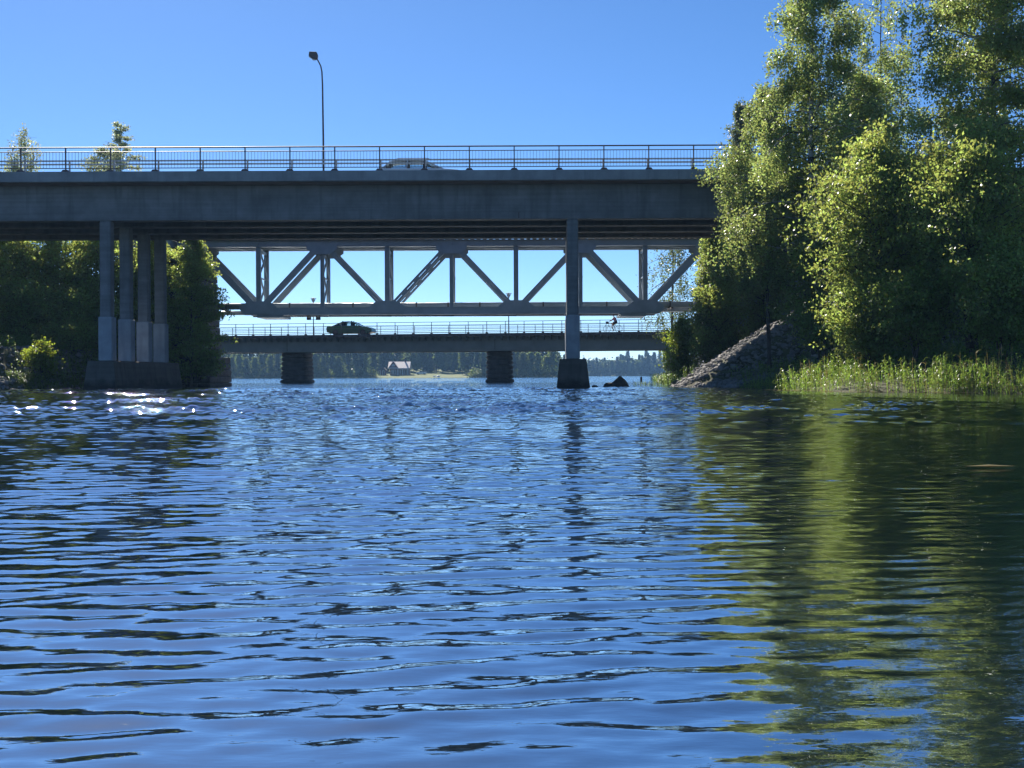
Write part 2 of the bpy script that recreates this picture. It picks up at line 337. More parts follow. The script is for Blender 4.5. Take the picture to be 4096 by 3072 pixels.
# ------------------------------------------------------------------ water
def water():
    Y = [-30.0, -20, -12, -6, -3, -1, 0.0, .5, .8]
    y = 1.0
    while y < 62: Y.append(y); y += .010 + .0016 * y
    while y < 1375: Y.append(y); y *= 1.035
    Y = np.array(Y + [1375.0]); nx = 1100
    u = np.linspace(-1, 1, nx)
    half = np.where(Y < 62, 2.5 + .62 * np.maximum(Y, 0), 41 + (Y - 62) * 1.1)
    half[Y < 0] = 2.5
    X = u[None, :] * half[:, None]; YY = np.repeat(Y[:, None], nx, 1)
    dY = np.gradient(Y)[:, None]; dX = (half * 2 / nx)[:, None]; sp = np.maximum(dY, dX)
    Z = np.zeros_like(X)
    r = np.random.default_rng(12)
    # rougher wind patches left and far, sheltered and finer on the right
    px = X / np.maximum(YY, 1.0)
    gust = .80 + .55 * (vnoise(X, YY, 7, 21) - .5) + .5 * (vnoise(X * .5, YY, 2.3, 22) - .5)
    shelter = 1 / (1 + np.exp((px - .20) / .05))
    env = gust * (.42 + .58 * shelter)
    env *= np.interp(YY, [0, 2.5, 5, 14, 24, 62], [.50, .60, .85, 1.05, 1.25, 1.5])
    N = 76
    for i in range(N):
        lam = .06 * (.5 / .06) ** r.random()
        if i < 22: lam = r.uniform(.11, .20)
        k = 2 * PI / lam
        th = r.normal(0, .13 if i < 22 else .30) + (PI / 2) + .12
        if r.random() < .15: th = r.uniform(0, PI)
        slope = .0265 if i < 22 else .0125 * (.55 if lam > .33 else 1)
        a = slope / k
        fade = np.clip((lam / sp - 2.5) / 2.5, 0, 1)
        if fade.max() <= 0: continue
        ph = k * (X * math.cos(th) + YY * math.sin(th)) + r.uniform(0, 2 * PI) + .7 * (vnoise(X, YY, 3.1, i + 40) - .5)
        s = np.sin(ph)
        Z += a * fade * (s + .18 * np.cos(2 * ph))
    Z *= env
    # wind patch ahead on the left: steeper wavelets, the ones that glint
    pm = np.clip((YY - 12) / 10, 0, 1) * np.clip((15 - X) / 14, 0, 1) * (.25 + .75 * np.clip((vnoise(X, YY, 1.5, 77) * .6 + vnoise(X + 9, YY * .5, .9, 78) * .4 - .56) / .16, 0, 1))
    Zp = np.zeros_like(X)
    for i in range(36):
        lam = r.uniform(.24, .6); k = 2 * PI / lam; th = PI / 2 + r.normal(0, .8)
        fade = np.clip((lam / sp - 2.2) / 1.5, 0, 1)
        Zp += .098 / k * fade * np.sin(k * (X * math.cos(th) + YY * math.sin(th)) + r.uniform(0, 6.28))
    Z += Zp * pm
    edge = np.clip((1 - np.abs(u)) / .03, 0, 1)[None, :]
    Z *= edge
    V = np.stack([X.ravel(), YY.ravel(), Z.ravel()], 1)
    ny = len(Y)
    i, j = np.meshgrid(np.arange(nx - 1), np.arange(ny - 1)); a = (j * nx + i).ravel()
    Fq = np.stack([a, a + 1, a + nx + 1, a + nx], 1)
    # plain outer water on both sides of the rippled sheet
    n0 = len(V); extra = []; fq = []
    for sgn in (-1, 1):
        col = np.where(sgn < 0, 0, nx - 1); idx = np.arange(ny) * nx + col
        b = n0 + len(extra)
        extra += [(sgn * 1600.0, float(yy), 0.0) for yy in Y]
        for q in range(ny - 1):
            f = (idx[q], idx[q + 1], b + q + 1, b + q)
            fq.append(f if sgn < 0 else f[::-1])
    V = np.concatenate([V, np.array(extra)]); Fq = np.concatenate([Fq, np.array(fq)[:, ::-1]])
    m = bpy.data.materials.new('water'); m.use_nodes = True; t = m.node_tree; b = t.nodes['Principled BSDF']
    b.inputs['Base Color'].default_value = (.008, .014, .020, 1)
    b.inputs['Roughness'].default_value = .5; b.inputs['Specular IOR Level'].default_value = 0
    gl = t.nodes.new('ShaderNodeBsdfGlossy'); gl.inputs['Roughness'].default_value = .006; gl.inputs['Color'].default_value = (.90, .96, 1, 1)
    fr_ = t.nodes.new('ShaderNodeFresnel'); fr_.inputs['IOR'].default_value = 1.33; ms = t.nodes.new('ShaderNodeMixShader')
    tc = t.nodes.new('ShaderNodeTexCoord'); prev = None
    sx = t.nodes.new('ShaderNodeSeparateXYZ'); t.links.new(tc.outputs['Object'], sx.inputs[0])
    far = t.nodes.new('ShaderNodeMapRange'); far.inputs[1].default_value = 18; far.inputs[2].default_value = 65; t.links.new(sx.outputs['Y'], far.inputs[0])
    for sc, st, dist, usefar in (((1.8, 7.0, 1), 1.0, .030, True), ((9, 20, 1), .2, .006, False)):
        mp = t.nodes.new('ShaderNodeMapping'); mp.inputs['Scale'].default_value = sc
        n = t.nodes.new('ShaderNodeTexNoise'); n.inputs['Scale'].default_value = 1; n.inputs['Detail'].default_value = 3
        t.links.new(tc.outputs['Object'], mp.inputs[0]); t.links.new(mp.outputs[0], n.inputs['Vector'])
        bp = t.nodes.new('ShaderNodeBump'); bp.inputs['Distance'].default_value = dist
        if usefar: t.links.new(far.outputs[0], bp.inputs['Strength'])
        else: bp.inputs['Strength'].default_value = st
        t.links.new(n.outputs['Fac'], bp.inputs['Height'])
        if prev: t.links.new(prev, bp.inputs['Normal'])
        prev = bp.outputs[0]
    # wind ruffled patch ahead on the left, where the sun glints
    def rng_(src, a0, a1, o0, o1):
        q = t.nodes.new('ShaderNodeMapRange'); q.inputs[1].default_value = a0; q.inputs[2].default_value = a1; q.inputs[3].default_value = o0; q.inputs[4].default_value = o1
        t.links.new(src, q.inputs[0]); return q.outputs[0]
    def mul(a0, a1):
        q = t.nodes.new('ShaderNodeMath'); q.operation = 'MULTIPLY'; t.links.new(a0, q.inputs[0]); t.links.new(a1, q.inputs[1]); return q.outputs[0]
    mp = t.nodes.new('ShaderNodeMapping'); mp.inputs['Scale'].default_value = (.55, .35, 1); n = t.nodes.new('ShaderNodeTexNoise'); n.inputs['Scale'].default_value = 1; n.inputs['Detail'].default_value = 4
    t.links.new(tc.outputs['Object'], mp.inputs[0]); t.links.new(mp.outputs[0], n.inputs['Vector'])
    msk = mul(mul(rng_(sx.outputs['Y'], 12, 26, 0, 1), rng_(sx.outputs['X'], 5, -6, 0, 1)), rng_(n.outputs['Fac'], .42, .62, .15, 1))
    mp = t.nodes.new('ShaderNodeMapping'); mp.inputs['Scale'].default_value = (5, 9, 1); n = t.nodes.new('ShaderNodeTexNoise'); n.inputs['Scale'].default_value = 1; n.inputs['Detail'].default_value = 2
    t.links.new(tc.outputs['Object'], mp.inputs[0]); t.links.new(mp.outputs[0], n.inputs['Vector'])
    bp = t.nodes.new('ShaderNodeBump'); bp.inputs['Distance'].default_value = .004; t.links.new(msk, bp.inputs['Strength']); t.links.new(n.outputs['Fac'], bp.inputs['Height']); t.links.new(prev, bp.inputs['Normal']); prev = bp.outputs[0]
    t.links.new(prev, b.inputs['Normal']); t.links.new(prev, gl.inputs['Normal']); t.links.new(prev, fr_.inputs['Normal'])
    t.links.new(rng_(fr_.outputs[0], .03, .6, WATER_F0, 1.0), ms.inputs[0]); t.links.new(b.outputs[0], ms.inputs[1]); t.links.new(gl.outputs[0], ms.inputs[2])
    t.links.new(ms.outputs[0], t.nodes['Material Output'].inputs['Surface'])
    o = np_mesh('water', V, Fq, m, smooth=True)
    tag(o, kind='structure')
WATER_F0 = .46
water()
# ------------------------------------------------------------------ near road bridge (concrete)
rb = thing('road_bridge', (0, 61, 0), 0, 'long grey concrete road bridge nearest the viewer, with railing and columns in the water', 'bridge')
XL, XR = -52.0, 34.0
def rx(y, z=0): return y - 61.0
def up(mb_, name, m, parent=rb, **k):   # world coordinates -> local to the bridge
    mb_.v = [(x, y - 61.0, z) for x, y, z in mb_.v]
    return mb_.build(name, m, parent, **k)
b = MB(); b.bx(XL, XR, 60.32, 71.7, 10.16, 10.46); up(b, 'deck', M['concrete_under'])
b = MB(); b.bx(XL, XR, 60.0, 60.32, 10.17, 10.68); b.bx(XL, XR, 60.32, 60.75, 10.463, 10.67); up(b, 'edge_beam', M['concrete_edge'], bevel=.02)
b = MB(); b.bx(XL, XR, 71.7, 72.02, 10.17, 10.68); up(b, 'edge_beam', M['concrete_edge'], bevel=.02)
b = MB(); b.bx(XL, XR, 60.76, 71.69, 10.465, 10.53); up(b, 'road_surface', M['asphalt'])
GY = [61.2 + .3, 64.25, 67.0, 69.75]
for i, y in enumerate(GY):
    b = MB()
    b.prism([(0, 0)] * 0 or [(XL, 8.50), (XR, 8.50), (XR, 10.157), (XL, 10.157)], y - .3, y + .3)
    b.bx(XL, XR, y - .33, y + .33, 8.42, 8.497)
    up(b, 'girder', M['concrete'], bevel=.015)
SKEW = .039
def colx(x0, y): return x0 + (y - 61.5) * SKEW
for k in range(-6, 4):
    x = -20.3 + 7.79 * k if k < 0 else -20.3 + 23.4 * 0 + 7.79 * k
    b = MB()
    for y0, y1 in ((GY[0] + .31, GY[1] - .31), (GY[1] + .31, GY[2] - .31), (GY[2] + .31, GY[3] - .31)):
        xa = colx(x, (y0 + y1) / 2); b.bx(xa - .17, xa + .17, y0, y1, 8.9, 10.15)
    up(b, 'cross_beam', M['concrete_sleeve'])
for x0 in (-20.30, 3.06):
    for i, y in enumerate(GY):
        xc = colx(x0, y)
        b = MB(); b.box((xc, y, 6.0), (.56, .60, 4.84)); c = up(b, 'column', M['concrete'], bevel=.05)
        b = MB(); b.box((xc, y, 2.53), (.69, .74, 2.2)); up(b, 'sleeve', M['concrete_sleeve'], c, bevel=.04)
    # base
    b = MB(); n = 14
    ya, yb = 60.55, 70.9
    pts = []
    for z, g in ((-1.2, .42), (.0, .17), (1.42, 0)):
        for (sx, yy) in ((-1, ya), (1, ya), (1, yb), (-1, yb)):
            xc = colx(x0, yy) + sx * (.66 + g)
            pts.append((xc, yy + (-g if yy == ya else g), z))
    fs = [(8, 9, 10, 11)] + [(l * 4 + q, l * 4 + (q + 1) % 4, l * 4 + 4 + (q + 1) % 4, l * 4 + 4 + q) for l in (0, 1) for q in range(4)]
    b.poly(pts, fs); up(b, 'pier_base', M['concrete_base'], bevel=.04)
# abutments
for sx, x0 in ((1, 25.5), (-1, -44.0)):
    b = MB(); b.bx(x0 - .6, x0 + .6, 60.4, 71.6, 1.0, 8.41); up(b, 'abutment', M['concrete'])
# railing
rail = MB()
ry = 60.16
for z, r_ in ((11.87, .035), (11.66, .022), (10.86, .022)): rail.tube([(XL, ry, z), (XR, ry, z)], r_, 8)
PX0 = (89.5 - 2048) / F * 60.16
x = XL + ((PX0 - XL) % 2.2) - 2.2
bars = [PX0 + 2.2 * k for k in range(-12, 24)]
for xb in bars:
    for j in range(1, 14):
        xx = xb + 2.2 * j / 14
        rail.box((xx, ry, 11.26), (.014, .014, .80))
railing = up(rail, 'railing', M['steel_rail'])
for xb in bars:
    p = MB(); p.box((xb, ry, 11.27), (.055, .07, 1.17)); p.prism([(xb - .19, 10.682), (xb + .19, 10.682), (xb + .11, 10.78), (xb - .11, 10.78)], 60.04, 60.30)
    up(p, 'post', M['steel_rail'], railing)
# steel guard rails between carriageway and railing (two tubes on stub posts)
g = MB()
for z in (11.30, 11.13): g.beam((XL, 60.62, z), (XR, 60.62, z), .05, .075)
for xb in bars: g.box((xb, 60.70, 10.98), (.07, .09, .70))
up(g, 'guard_rail', M['galv'])
g = MB()
for z in (11.30, 11.13): g.beam((XL, 71.5, z), (XR, 71.5, z), .05, .09)
for xb in bars: g.box((xb, 71.6, 10.98), (.07, .09, .74))
up(g, 'guard_rail', M['galv'])
b = MB(); b.box(((2078 - 2048) / F * 61, 61.17, 8.62), (.05, .05, .3))
up(b, 'drain_outlet', M['steel_dark'])

# lamp on the road bridge
lx = (1299 - 2048) / F * 71.2
lamp = thing('street_lamp', (lx, 71.2, 10.53), 0, 'tall thin street lamp with curved arm and boxy head, standing on the near road bridge', 'street lamp')
b = MB(); b.tube([(0, 0, 0), (0, 0, .6), (-.01, 0, 4), (-.04, 0, 7.0), (-.07, 0, 7.75), (-.14, 0, 8.1), (-.28, 0, 8.38), (-.40, 0, 8.55)], [.075, .065, .055, .045, .042, .04, .038, .038], 10)
b.build('pole', M['steel_rail'], lamp, smooth=True)
b = MB(); b.prism([(-.40, 8.46), (-.31, 8.55), (-.30, 8.72), (-.36, 8.88), (-.78, 8.90), (-.82, 8.66), (-.62, 8.50)], -.17, .17)
hd = b.build('lamp_head', M['steel_dark'], lamp, bevel=.03, bseg=2)
b = MB(); b.prism([(-.80, 8.655), (-.63, 8.495), (-.42, 8.455), (-.60, 8.44), (-.82, 8.60)], -.13, .13); b.build('lens', M['lens_clear'], hd, bevel=.01)

# ------------------------------------------------------------------ cars
def car(name, label, loc, rz, L, Ht, prof_lo, prof_roof, paint, wheel_x, rackbox=False, Wd=1.74, wr=.31):
    """profiles are side silhouettes (x forward, z up); the car is built centred, nose towards +x"""
    t = thing(name, loc, rz, label, 'car')
    def ring(prof, yi, inset):
        return [(x, yi, z) for x, z in prof]
    # body shell lofted across the width with rounded sides
    secs = ((-1, .93, .10), (-.97, .99, .03), (-.8, 1, 0), (.8, 1, 0), (.97, .99, .03), (1, .93, .10))
    b = MB(); n = len(prof_lo)
    for s_, k, dz in secs:
        b.v += [(x * k, s_ * Wd / 2, z - (dz * .4 if z > .5 else -dz * .3)) for x, z in prof_lo]
    for q in range(len(secs) - 1):
        for i in range(n): b.f.append((q * n + i, (q + 1) * n + i, (q + 1) * n + (i + 1) % n, q * n + (i + 1) % n))
    b.f.append(tuple(range(n))); b.f.append(tuple(reversed(range((len(secs) - 1) * n, len(secs) * n))))
    body = b.build('body', paint, t, smooth=False, bevel=.02)
    # greenhouse: roof panel + pillars, with glass inside
    n = len(prof_roof); b = MB()
    wt = Wd * .36; wb = Wd * .47
    zb = prof_roof[0][1]; zt = max(z for _, z in prof_roof)
    def wy(z): return wb + (wt - wb) * (z - zb) / (zt - zb)
    top = [p for p in prof_roof if p[1] > zb + .62 * (zt - zb)]
    # roof slab
    tv = []
    for s_ in (-1, 1):
        for x, z in top: tv.append((x, s_ * wy(z), z))
        for x, z in reversed(top): tv.append((x * .98, s_ * (wy(z) - .02), z - .05))
    m_ = len(top) * 2
    b.poly(tv, [tuple(reversed(range(m_))), tuple(range(m_, 2 * m_))] + [(i, (i + 1) % m_, (i + 1) % m_ + m_, i + m_) for i in range(m_)])
    for s_ in (-1, 1):
        idx = [0] + [i for i in range(1, n - 1) if prof_roof[i] in top][::1]
        a0, a1 = prof_roof[0], prof_roof[-1]
        tf, tl = top[0], top[-1]
        b.beam((a0[0], s_ * wy(a0[1]), a0[1] - .03), (tf[0], s_ * wy(tf[1]), tf[1] - .02), .06, .07)
        b.beam((a1[0], s_ * wy(a1[1]), a1[1] - .03), (tl[0], s_ * wy(tl[1]), tl[1] - .02), .06, .07)
        xm = (tf[0] + tl[0]) / 2
        b.beam((xm - .05, s_ * wy(zb), zb - .03), (xm, s_ * wy(zt - .05), zt - .04), .05, .08)
    b.build('roof', paint, t)
    b = MB(); gp = []
    for s_ in (-1, 1): gp += [(x * .985, s_ * (wy(z) - .035), z - (.03 if z > zb + .1 else -.0)) for x, z in prof_roof]
    b.poly(gp, [tuple(reversed(range(n))), tuple(range(n, 2 * n))] + [(i, (i + 1) % n, (i + 1) % n + n, i + n) for i in range(n)])
    b.build('window', M['car_glass'], t)
    # seats visible through the glass
    for xx in (.15, -.75):
        for yy in (-.36, .36): b = MB(); b.box((xx, yy, zb + .12), (.14, .42, .5)); b.box((xx - .02, yy, zb + .44), (.1, .22, .16)); b.build('seat', M['rubber'], t, bevel=.03)
    for wx in wheel_x:
        for s_ in (-1, 1):
            b = MB(); b.tube([(wx, s_ * (Wd / 2 - .20), wr), (wx, s_ * (Wd / 2 + .005), wr)], wr, 20)
            wh = b.build('wheel', M['rubber'], t, bevel=.02)
            b = MB(); b.tube([(wx, s_ * (Wd / 2 - .02), wr), (wx, s_ * (Wd / 2 + .015), wr)], wr * .62, 14); b.build('rim', M['galv'] if rackbox else M['steel_rail'], wh)
    for s_ in (-1, 1):
        b = MB(); b.box((L / 2 - .12, s_ * Wd * .36, .66), (.12, .26, .09)); b.build('headlight', M['lens_clear'], t, bevel=.03)
        b = MB(); b.box((-L / 2 + .10, s_ * Wd * .40, .78), (.12, .24, .16)); b.build('tail_light', M['lens_red'], t, bevel=.02)
        b = MB(); b.box((prof_roof[-1][0] - .42, s_ * (Wd / 2 + .08), zb + .06), (.10, .16, .12)); b.build('wing_mirror', paint, t, bevel=.03)
    if rackbox:
        for s_ in (-1, 1):
            b = MB(); b.tube([(-1.35, s_ * wt * .93, zt + .02), (-1.2, s_ * wt * .93, zt + .07), (.35, s_ * wt * .93, zt + .07), (.5, s_ * wt * .93, zt + .01)], .02, 6); b.build('roof_rail', M['alu'], t)
    return t
cg = bpy.data.materials.new('car_glass'); cg.use_nodes = True; tt = cg.node_tree; tt.nodes.clear()
o_ = tt.nodes.new('ShaderNodeOutputMaterial'); g1 = tt.nodes.new('ShaderNodeBsdfTransparent'); g1.inputs[0].default_value = (.62, .70, .72, 1)
g2 = tt.nodes.new('ShaderNodeBsdfGlossy'); g2.inputs['Roughness'].default_value = .02; mx_ = tt.nodes.new('ShaderNodeMixShader'); fr = tt.nodes.new('ShaderNodeFresnel')
tt.links.new(fr.outputs[0], mx_.inputs[0]); tt.links.new(g1.outputs[0], mx_.inputs[1]); tt.links.new(g2.outputs[0], mx_.inputs[2]); tt.links.new(mx_.outputs[0], o_.inputs[0])
M['car_glass'] = cg
suv_lo = [(-2.18, .35), (-2.2, .75), (-2.12, .96), (1.0, .96), (1.95, .88), (2.2, .72), (2.22, .35), (1.75, .24), (-1.75, .24)]
suv_up = [(-2.08, .94), (-1.84, 1.20), (-1.62, 1.36), (-1.2, 1.42), (-.3, 1.44), (.2, 1.39), (.62, 1.24), (1.18, .93)]
cxx = (1700 - 2048) / F * 65.0
car('estate_car', 'silver white estate car with roof rails, half hidden behind the near bridge railing', (cxx - .1, 65.0, 10.531), 0, 4.4, 1.6, suv_lo, suv_up, M['paint_white'], (-1.35, 1.35), rackbox=True)
# ------------------------------------------------------------------ railway truss bridge
rw = thing('railway_bridge', (0, 80, 0), 0, 'blue grey steel railway truss bridge seen between the two road bridges', 'bridge')
def upr(mb_, name, m, parent=rw, **k):
    mb_.v = [(x, y - 80.0, z) for x, y, z in mb_.v]; return mb_.build(name, m, parent, **k)
S80 = 80.0 / F
LN = [(-0 + p - 2048) * S80 for p in (1037, 1551, 2066, 2582)]      # lower nodes
UN = [(p - 2048) * S80 for p in (776, 1292, 1808, 2324, 2842)]      # upper nodes
ZT, ZB, ZBT = 9.08, 4.62, 5.10
YN, YF = 80.0, 82.6
def truss(y, front):
    t = MB()
    xl, xr = UN[0] - .9, UN[-1] + .9
    # top chord: box with flanges
    t.bx(xl, xr, y - .17, y + .17, ZT + .03, ZT + .35); t.bx(xl, xr, y - .22, y + .22, ZT + .352, ZT + .40); t.bx(xl, xr, y - .20, y + .20, ZT - .02, ZT + .028)
    tr = upr(t, 'truss', M['steel_grey'], bevel=.01)
    b = MB(); b.bx(LN[0] - .9, LN[-1] + .9, y - .15, y + .15, ZB + .04, ZBT - .05); b.bx(LN[0] - .9, LN[-1] + .9, y - .20, y + .20, ZB, ZB + .037); b.bx(LN[0] - .9, LN[-1] + .9, y - .17, y + .17, ZBT - .048, ZBT)
    upr(b, 'lower_chord', M['steel_grey'], tr)
    zc, zl = ZT + .1, ZBT - .05
    for i, xn in enumerate(LN):
        for j, dx in ((i, -1), (i + 1, 1)):
            b = MB()
            w_ = .36 if (i + (dx > 0)) in (0, 4) else .32
            p, q = Vector((xn + dx * .15, y, zl)), Vector((UN[j] - dx * .15, y, zc))
            d = (q - p).normalized(); side = Vector((d.z, 0, -d.x))
            # two flange plates with batten plates between (slots show the sky)
            solid = front and (i, dx) in ((0, -1), (3, 1), (0, 1), (1, -1))
            if i in (0, 3): b.beam(p, q, .26, w_)
            else:
                for s_ in (-1, 1): b.beam(p + side * s_ * (w_ * .29), q + side * s_ * (w_ * .29), .24, w_ * .42)
                nb = 5
                for e in range(nb):
                    m0 = p.lerp(q, (e + .04) / nb); m1 = p.lerp(q, (e + .46) / nb); b.beam(m0, m1, .23, w_ * .3)
            b2 = None
            for s_ in (-1, 1):
                if i in (0, 3): b.beam(p + Vector((0, s_ * .14, 0)), q + Vector((0, s_ * .14, 0)), .02, w_ * 1.12)
            upr(b, 'diagonal', M['steel_grey'], tr)
    nodes = [(x, 'L') for x in LN] + [(x, 'U') for x in UN[1:-1]]
    for x, k in nodes:
        b = MB(); wv = .30 if k == 'L' else .24
        b.bx(x - wv / 2, x - wv / 2 + .03, y - .13, y + .13, ZBT, ZT - .02); b.bx(x + wv / 2 - .03, x + wv / 2, y - .13, y + .13, ZBT, ZT - .02); b.bx(x - wv / 2, x + wv / 2, y - .02, y + .02, ZBT, ZT - .02)
        upr(b, 'vertical', M['steel_grey'], tr)
    for x in LN:      # gusset plates
        b = MB()
        for s_ in (-1, 1):
            yy = y + s_ * .215
            b.prism([(x - 1.0, ZB + .08), (x + 1.0, ZB + .08), (x + 1.25, ZBT - .02), (x + .75, ZBT + .36), (x + .45, ZBT + .42), (x - .45, ZBT + .42), (x - .75, ZBT + .36), (x - 1.25, ZBT - .02)], yy - .012, yy + .012)
        upr(b, 'gusset_plate', M['steel_grey'], tr)
    for x in UN:
        b = MB()
        for s_ in (-1, 1):
            yy = y + s_ * .235
            b.prism([(x - 1.0, ZT + .33), (x - 1.0, ZT - .18), (x - .55, ZT - .52), (x + .55, ZT - .52), (x + 1.0, ZT - .18), (x + 1.0, ZT + .33)], yy - .012, yy + .012)
        upr(b, 'gusset_plate', M['steel_grey'], tr)
    return tr
truss(YN, True); truss(YF, False)
# cross frames
for k, x in enumerate(LN + UN[1:-1]):
    b = MB(); lo = ZBT; hi = ZT
    b.beam((x, YN + .15, hi - .25), (x, YF - .15, hi - .25), .12, .2); b.beam((x, YN + .15, lo - .1), (x, YF - .15, lo - .1), .12, .2)
    mid = (hi + lo) / 2
    for z0, z1 in ((lo, mid), (mid, hi - .3)):
        b.beam((x, YN + .15, z0), (x, YF - .15, z1), .09, .09); b.beam((x + .10, YN + .15, z1), (x + .10, YF - .15, z0), .09, .09)
    b.beam((x, YN + .15, mid), (x, YF - .15, mid), .08, .08)
    upr(b, 'cross_frame', M['steel_grey'])
# lower lateral bracing
b = MB()
xs_ = sorted(LN + UN[1:-1])
for a, c in zip(xs_, xs_[1:]):
    b.beam((a, YN + .2, ZB + .02), (c, YF - .2, ZB + .02), .10, .08); b.beam((a, YF - .2, ZB + .11), (c, YN + .2, ZB + .11), .10, .08)
upr(b, 'lateral_bracing', M['steel_dark'])
b = MB()
xs2 = sorted(LN + UN)
for a, c in zip(xs2, xs2[1:]):
    b.beam((a, YN + .2, ZT + .05), (c, YF - .2, ZT + .05), .12, .08); b.beam((a, YF - .2, ZT + .14), (c, YN + .2, ZT + .14), .12, .08)
b.bx(UN[0], UN[-1], YN + .55, YN + .75, ZT + .02, ZT + .40); b.bx(UN[0], UN[-1], YF - .75, YF - .55, ZT + .02, ZT + .40)
upr(b, 'stringer', M['steel_grey'])
# sleepers, rails, walkway
xs_ = np.arange(UN[0] - 6, UN[-1] + 6, .41)[:100]
for x in xs_:
    b = MB(); b.box((float(x), 81.3, ZT + .555), (.22, 3.9, .28)); upr(b, 'sleeper', M['timber'])
for y in (80.55, 82.05):
    b = MB(); b.bx(-40, 30, y - .035, y + .035, ZT + .70, ZT + .86); upr(b, 'rail', M['steel_rail'])
b = MB(); b.bx(-40, 30, 79.1, 79.95, ZT + .70, ZT + .76); b.bx(-40, 30, 79.08, 79.14, ZT + .55, ZT + .90); upr(b, 'walkway', M['timber'])
b = MB()
for x in xs2:
    b.box((x, 79.72, ZT + .62), (.09, .04, .95)); b.beam((x, 79.72, ZT + .16), (x, YN - .17, ZT + .05), .05, .05)
upr(b, 'walkway_bracket', M['steel_grey'])
# bearings under the lower chord ends
for x, wd in ((LN[0] + .75, 1.7), (LN[-1] - .8, 1.7)):
    b = MB(); b.bx(x - wd / 2, x + wd / 2, YN - .16, YF + .16, ZB - .17, ZB - .004); upr(b, 'end_plate', M['steel_grey'], bevel=.03)
# district heating pipe along the truss
b = MB(); yy = 81.3; b.tube([(LN[0] - 3.0, yy, ZBT + .17), (LN[-1] + 4.6, yy, ZBT + .17)], .21, 16)
pp = upr(b, 'pipe', M['steel_grey'], smooth=True)
b = MB()
for x in np.arange(LN[0] - 2.4, LN[-1] + 4.4, 2.1): b.tube([(x - .05, yy, ZBT + .17), (x + .05, yy, ZBT + .17)], .225, 16); b.box((x, yy, ZBT - .1), (.14, 2.4, .1))
upr(b, 'bracket', M['steel_dark'], pp)
b = MB(); b.tube([(LN[0] - 4.5, YF - .4, ZBT - .22), (LN[0] - .9, YF - .4, ZBT - .22)], .14, 12); upr(b, 'drain_pipe', M['galv'], smooth=True)
b = MB(); b.tube([(LN[-1] + .9, YF - .4, ZBT - .12), (LN[-1] + 5.5, YF - .4, ZBT - .12)], .15, 12); upr(b, 'drain_pipe', M['galv'], smooth=True)
# navigation signs hanging under the truss
for pxs, lab in (((1226, 1243), 'small dark box lamp hanging under the truss, left one of the pair'), ((1263, 1281), 'small dark box lamp hanging under the truss, right one of the pair')):
    x0, x1 = [(p - 2048) * S80 for p in pxs]
    t = thing('navigation_light', ((x0 + x1) / 2, 80.25, ZB - .2), 0, lab, 'light fixture', 'box lamps under the truss')
    b = MB(); b.box((0, 0, -.02), (x1 - x0, .2, .19)); b.build('housing', M['steel_dark'], t, bevel=.02)
    b = MB(); b.beam((-.1, 0, .08), (-.1, 0, .2), .03, .03); b.beam((.1, 0, .08), (.1, 0, .2), .03, .03); b.build('hanger', M['steel_dark'], t)
# abutments (stone shaft left; concrete head right)
def stone_block_wall(name, x0, x1, y0, y1, z0, z1, ch, seed, m, parent, conv, flare=0.0, bulge=.06):
    r = random.Random(seed); b = MB(); z = z0; row = 0
    ncs = max(1, round((z1 - z0) / ch)); hh = (z1 - z0) / ncs
    for c in range(ncs):
        g = flare * (1 - c / max(1, ncs - 1)) if ncs > 1 else 0
        xa, xb = x0 - g, x1 + g
        n = max(2, round((xb - xa) / (ch * 2.1))); ed = [xa + (xb - xa) * i / n + (r.uniform(-.12, .12) if 0 < i < n else 0) + (.25 if c % 2 and 0 < i < n else 0) for i in range(n + 1)]
        for i in range(n):
            e0 = r.uniform(0, bulge) if i == 0 else -.012; e1 = r.uniform(0, bulge) if i == n - 1 else -.012
            f0 = r.uniform(0, bulge)
            cz = z0 + hh * (c + .5)
            b.bx(ed[i] - e0, ed[i + 1] + e1, y0 - f0, y1 + r.uniform(0, bulge), cz - hh / 2 + .012, cz + hh / 2 - .012)
    b.bx(x0 + .05, x1 - .05, y0 + .08, y1 - .08, z0 - .5, z1 - .02)
    return conv(b, name, m, parent, bevel=min(.07, hh * .2), bseg=2)
A = 'abutment'
xr_ = (868 - 2048) / F * 83.2
stone_block_wall(A, xr_ - 5.0, xr_, 78.2, 83.2, 1.95, 8.9, .5, 3, M['stone'], rw, upr, flare=.3)
stone_block_wall(A, xr_ - 6.6, (922 - 2048) / F * 83.4, 77.4, 83.4, -.2, 1.93, .42, 4, M['stone'], rw, upr, flare=.1)
xa_ = (2872 - 2048) / F * 79
b = MB(); b.bx(xa_, xa_ + 9, 79.0, 84.5, 1.0, 9.9); b.bx(xa_ - .5, xa_ + .02, 79.3, 84.2, 1.0, 8.9); upr(b, A, M['rubble_conc'] if 'rubble_conc' in M else M['concrete_sleeve'], bevel=.03)
b = MB(); b.bx(UN[0] - 7.6, UN[0] - 1.2, 79.0, 84.0, 8.9, 9.5); upr(b, A, M['concrete_sleeve'], bevel=.03)

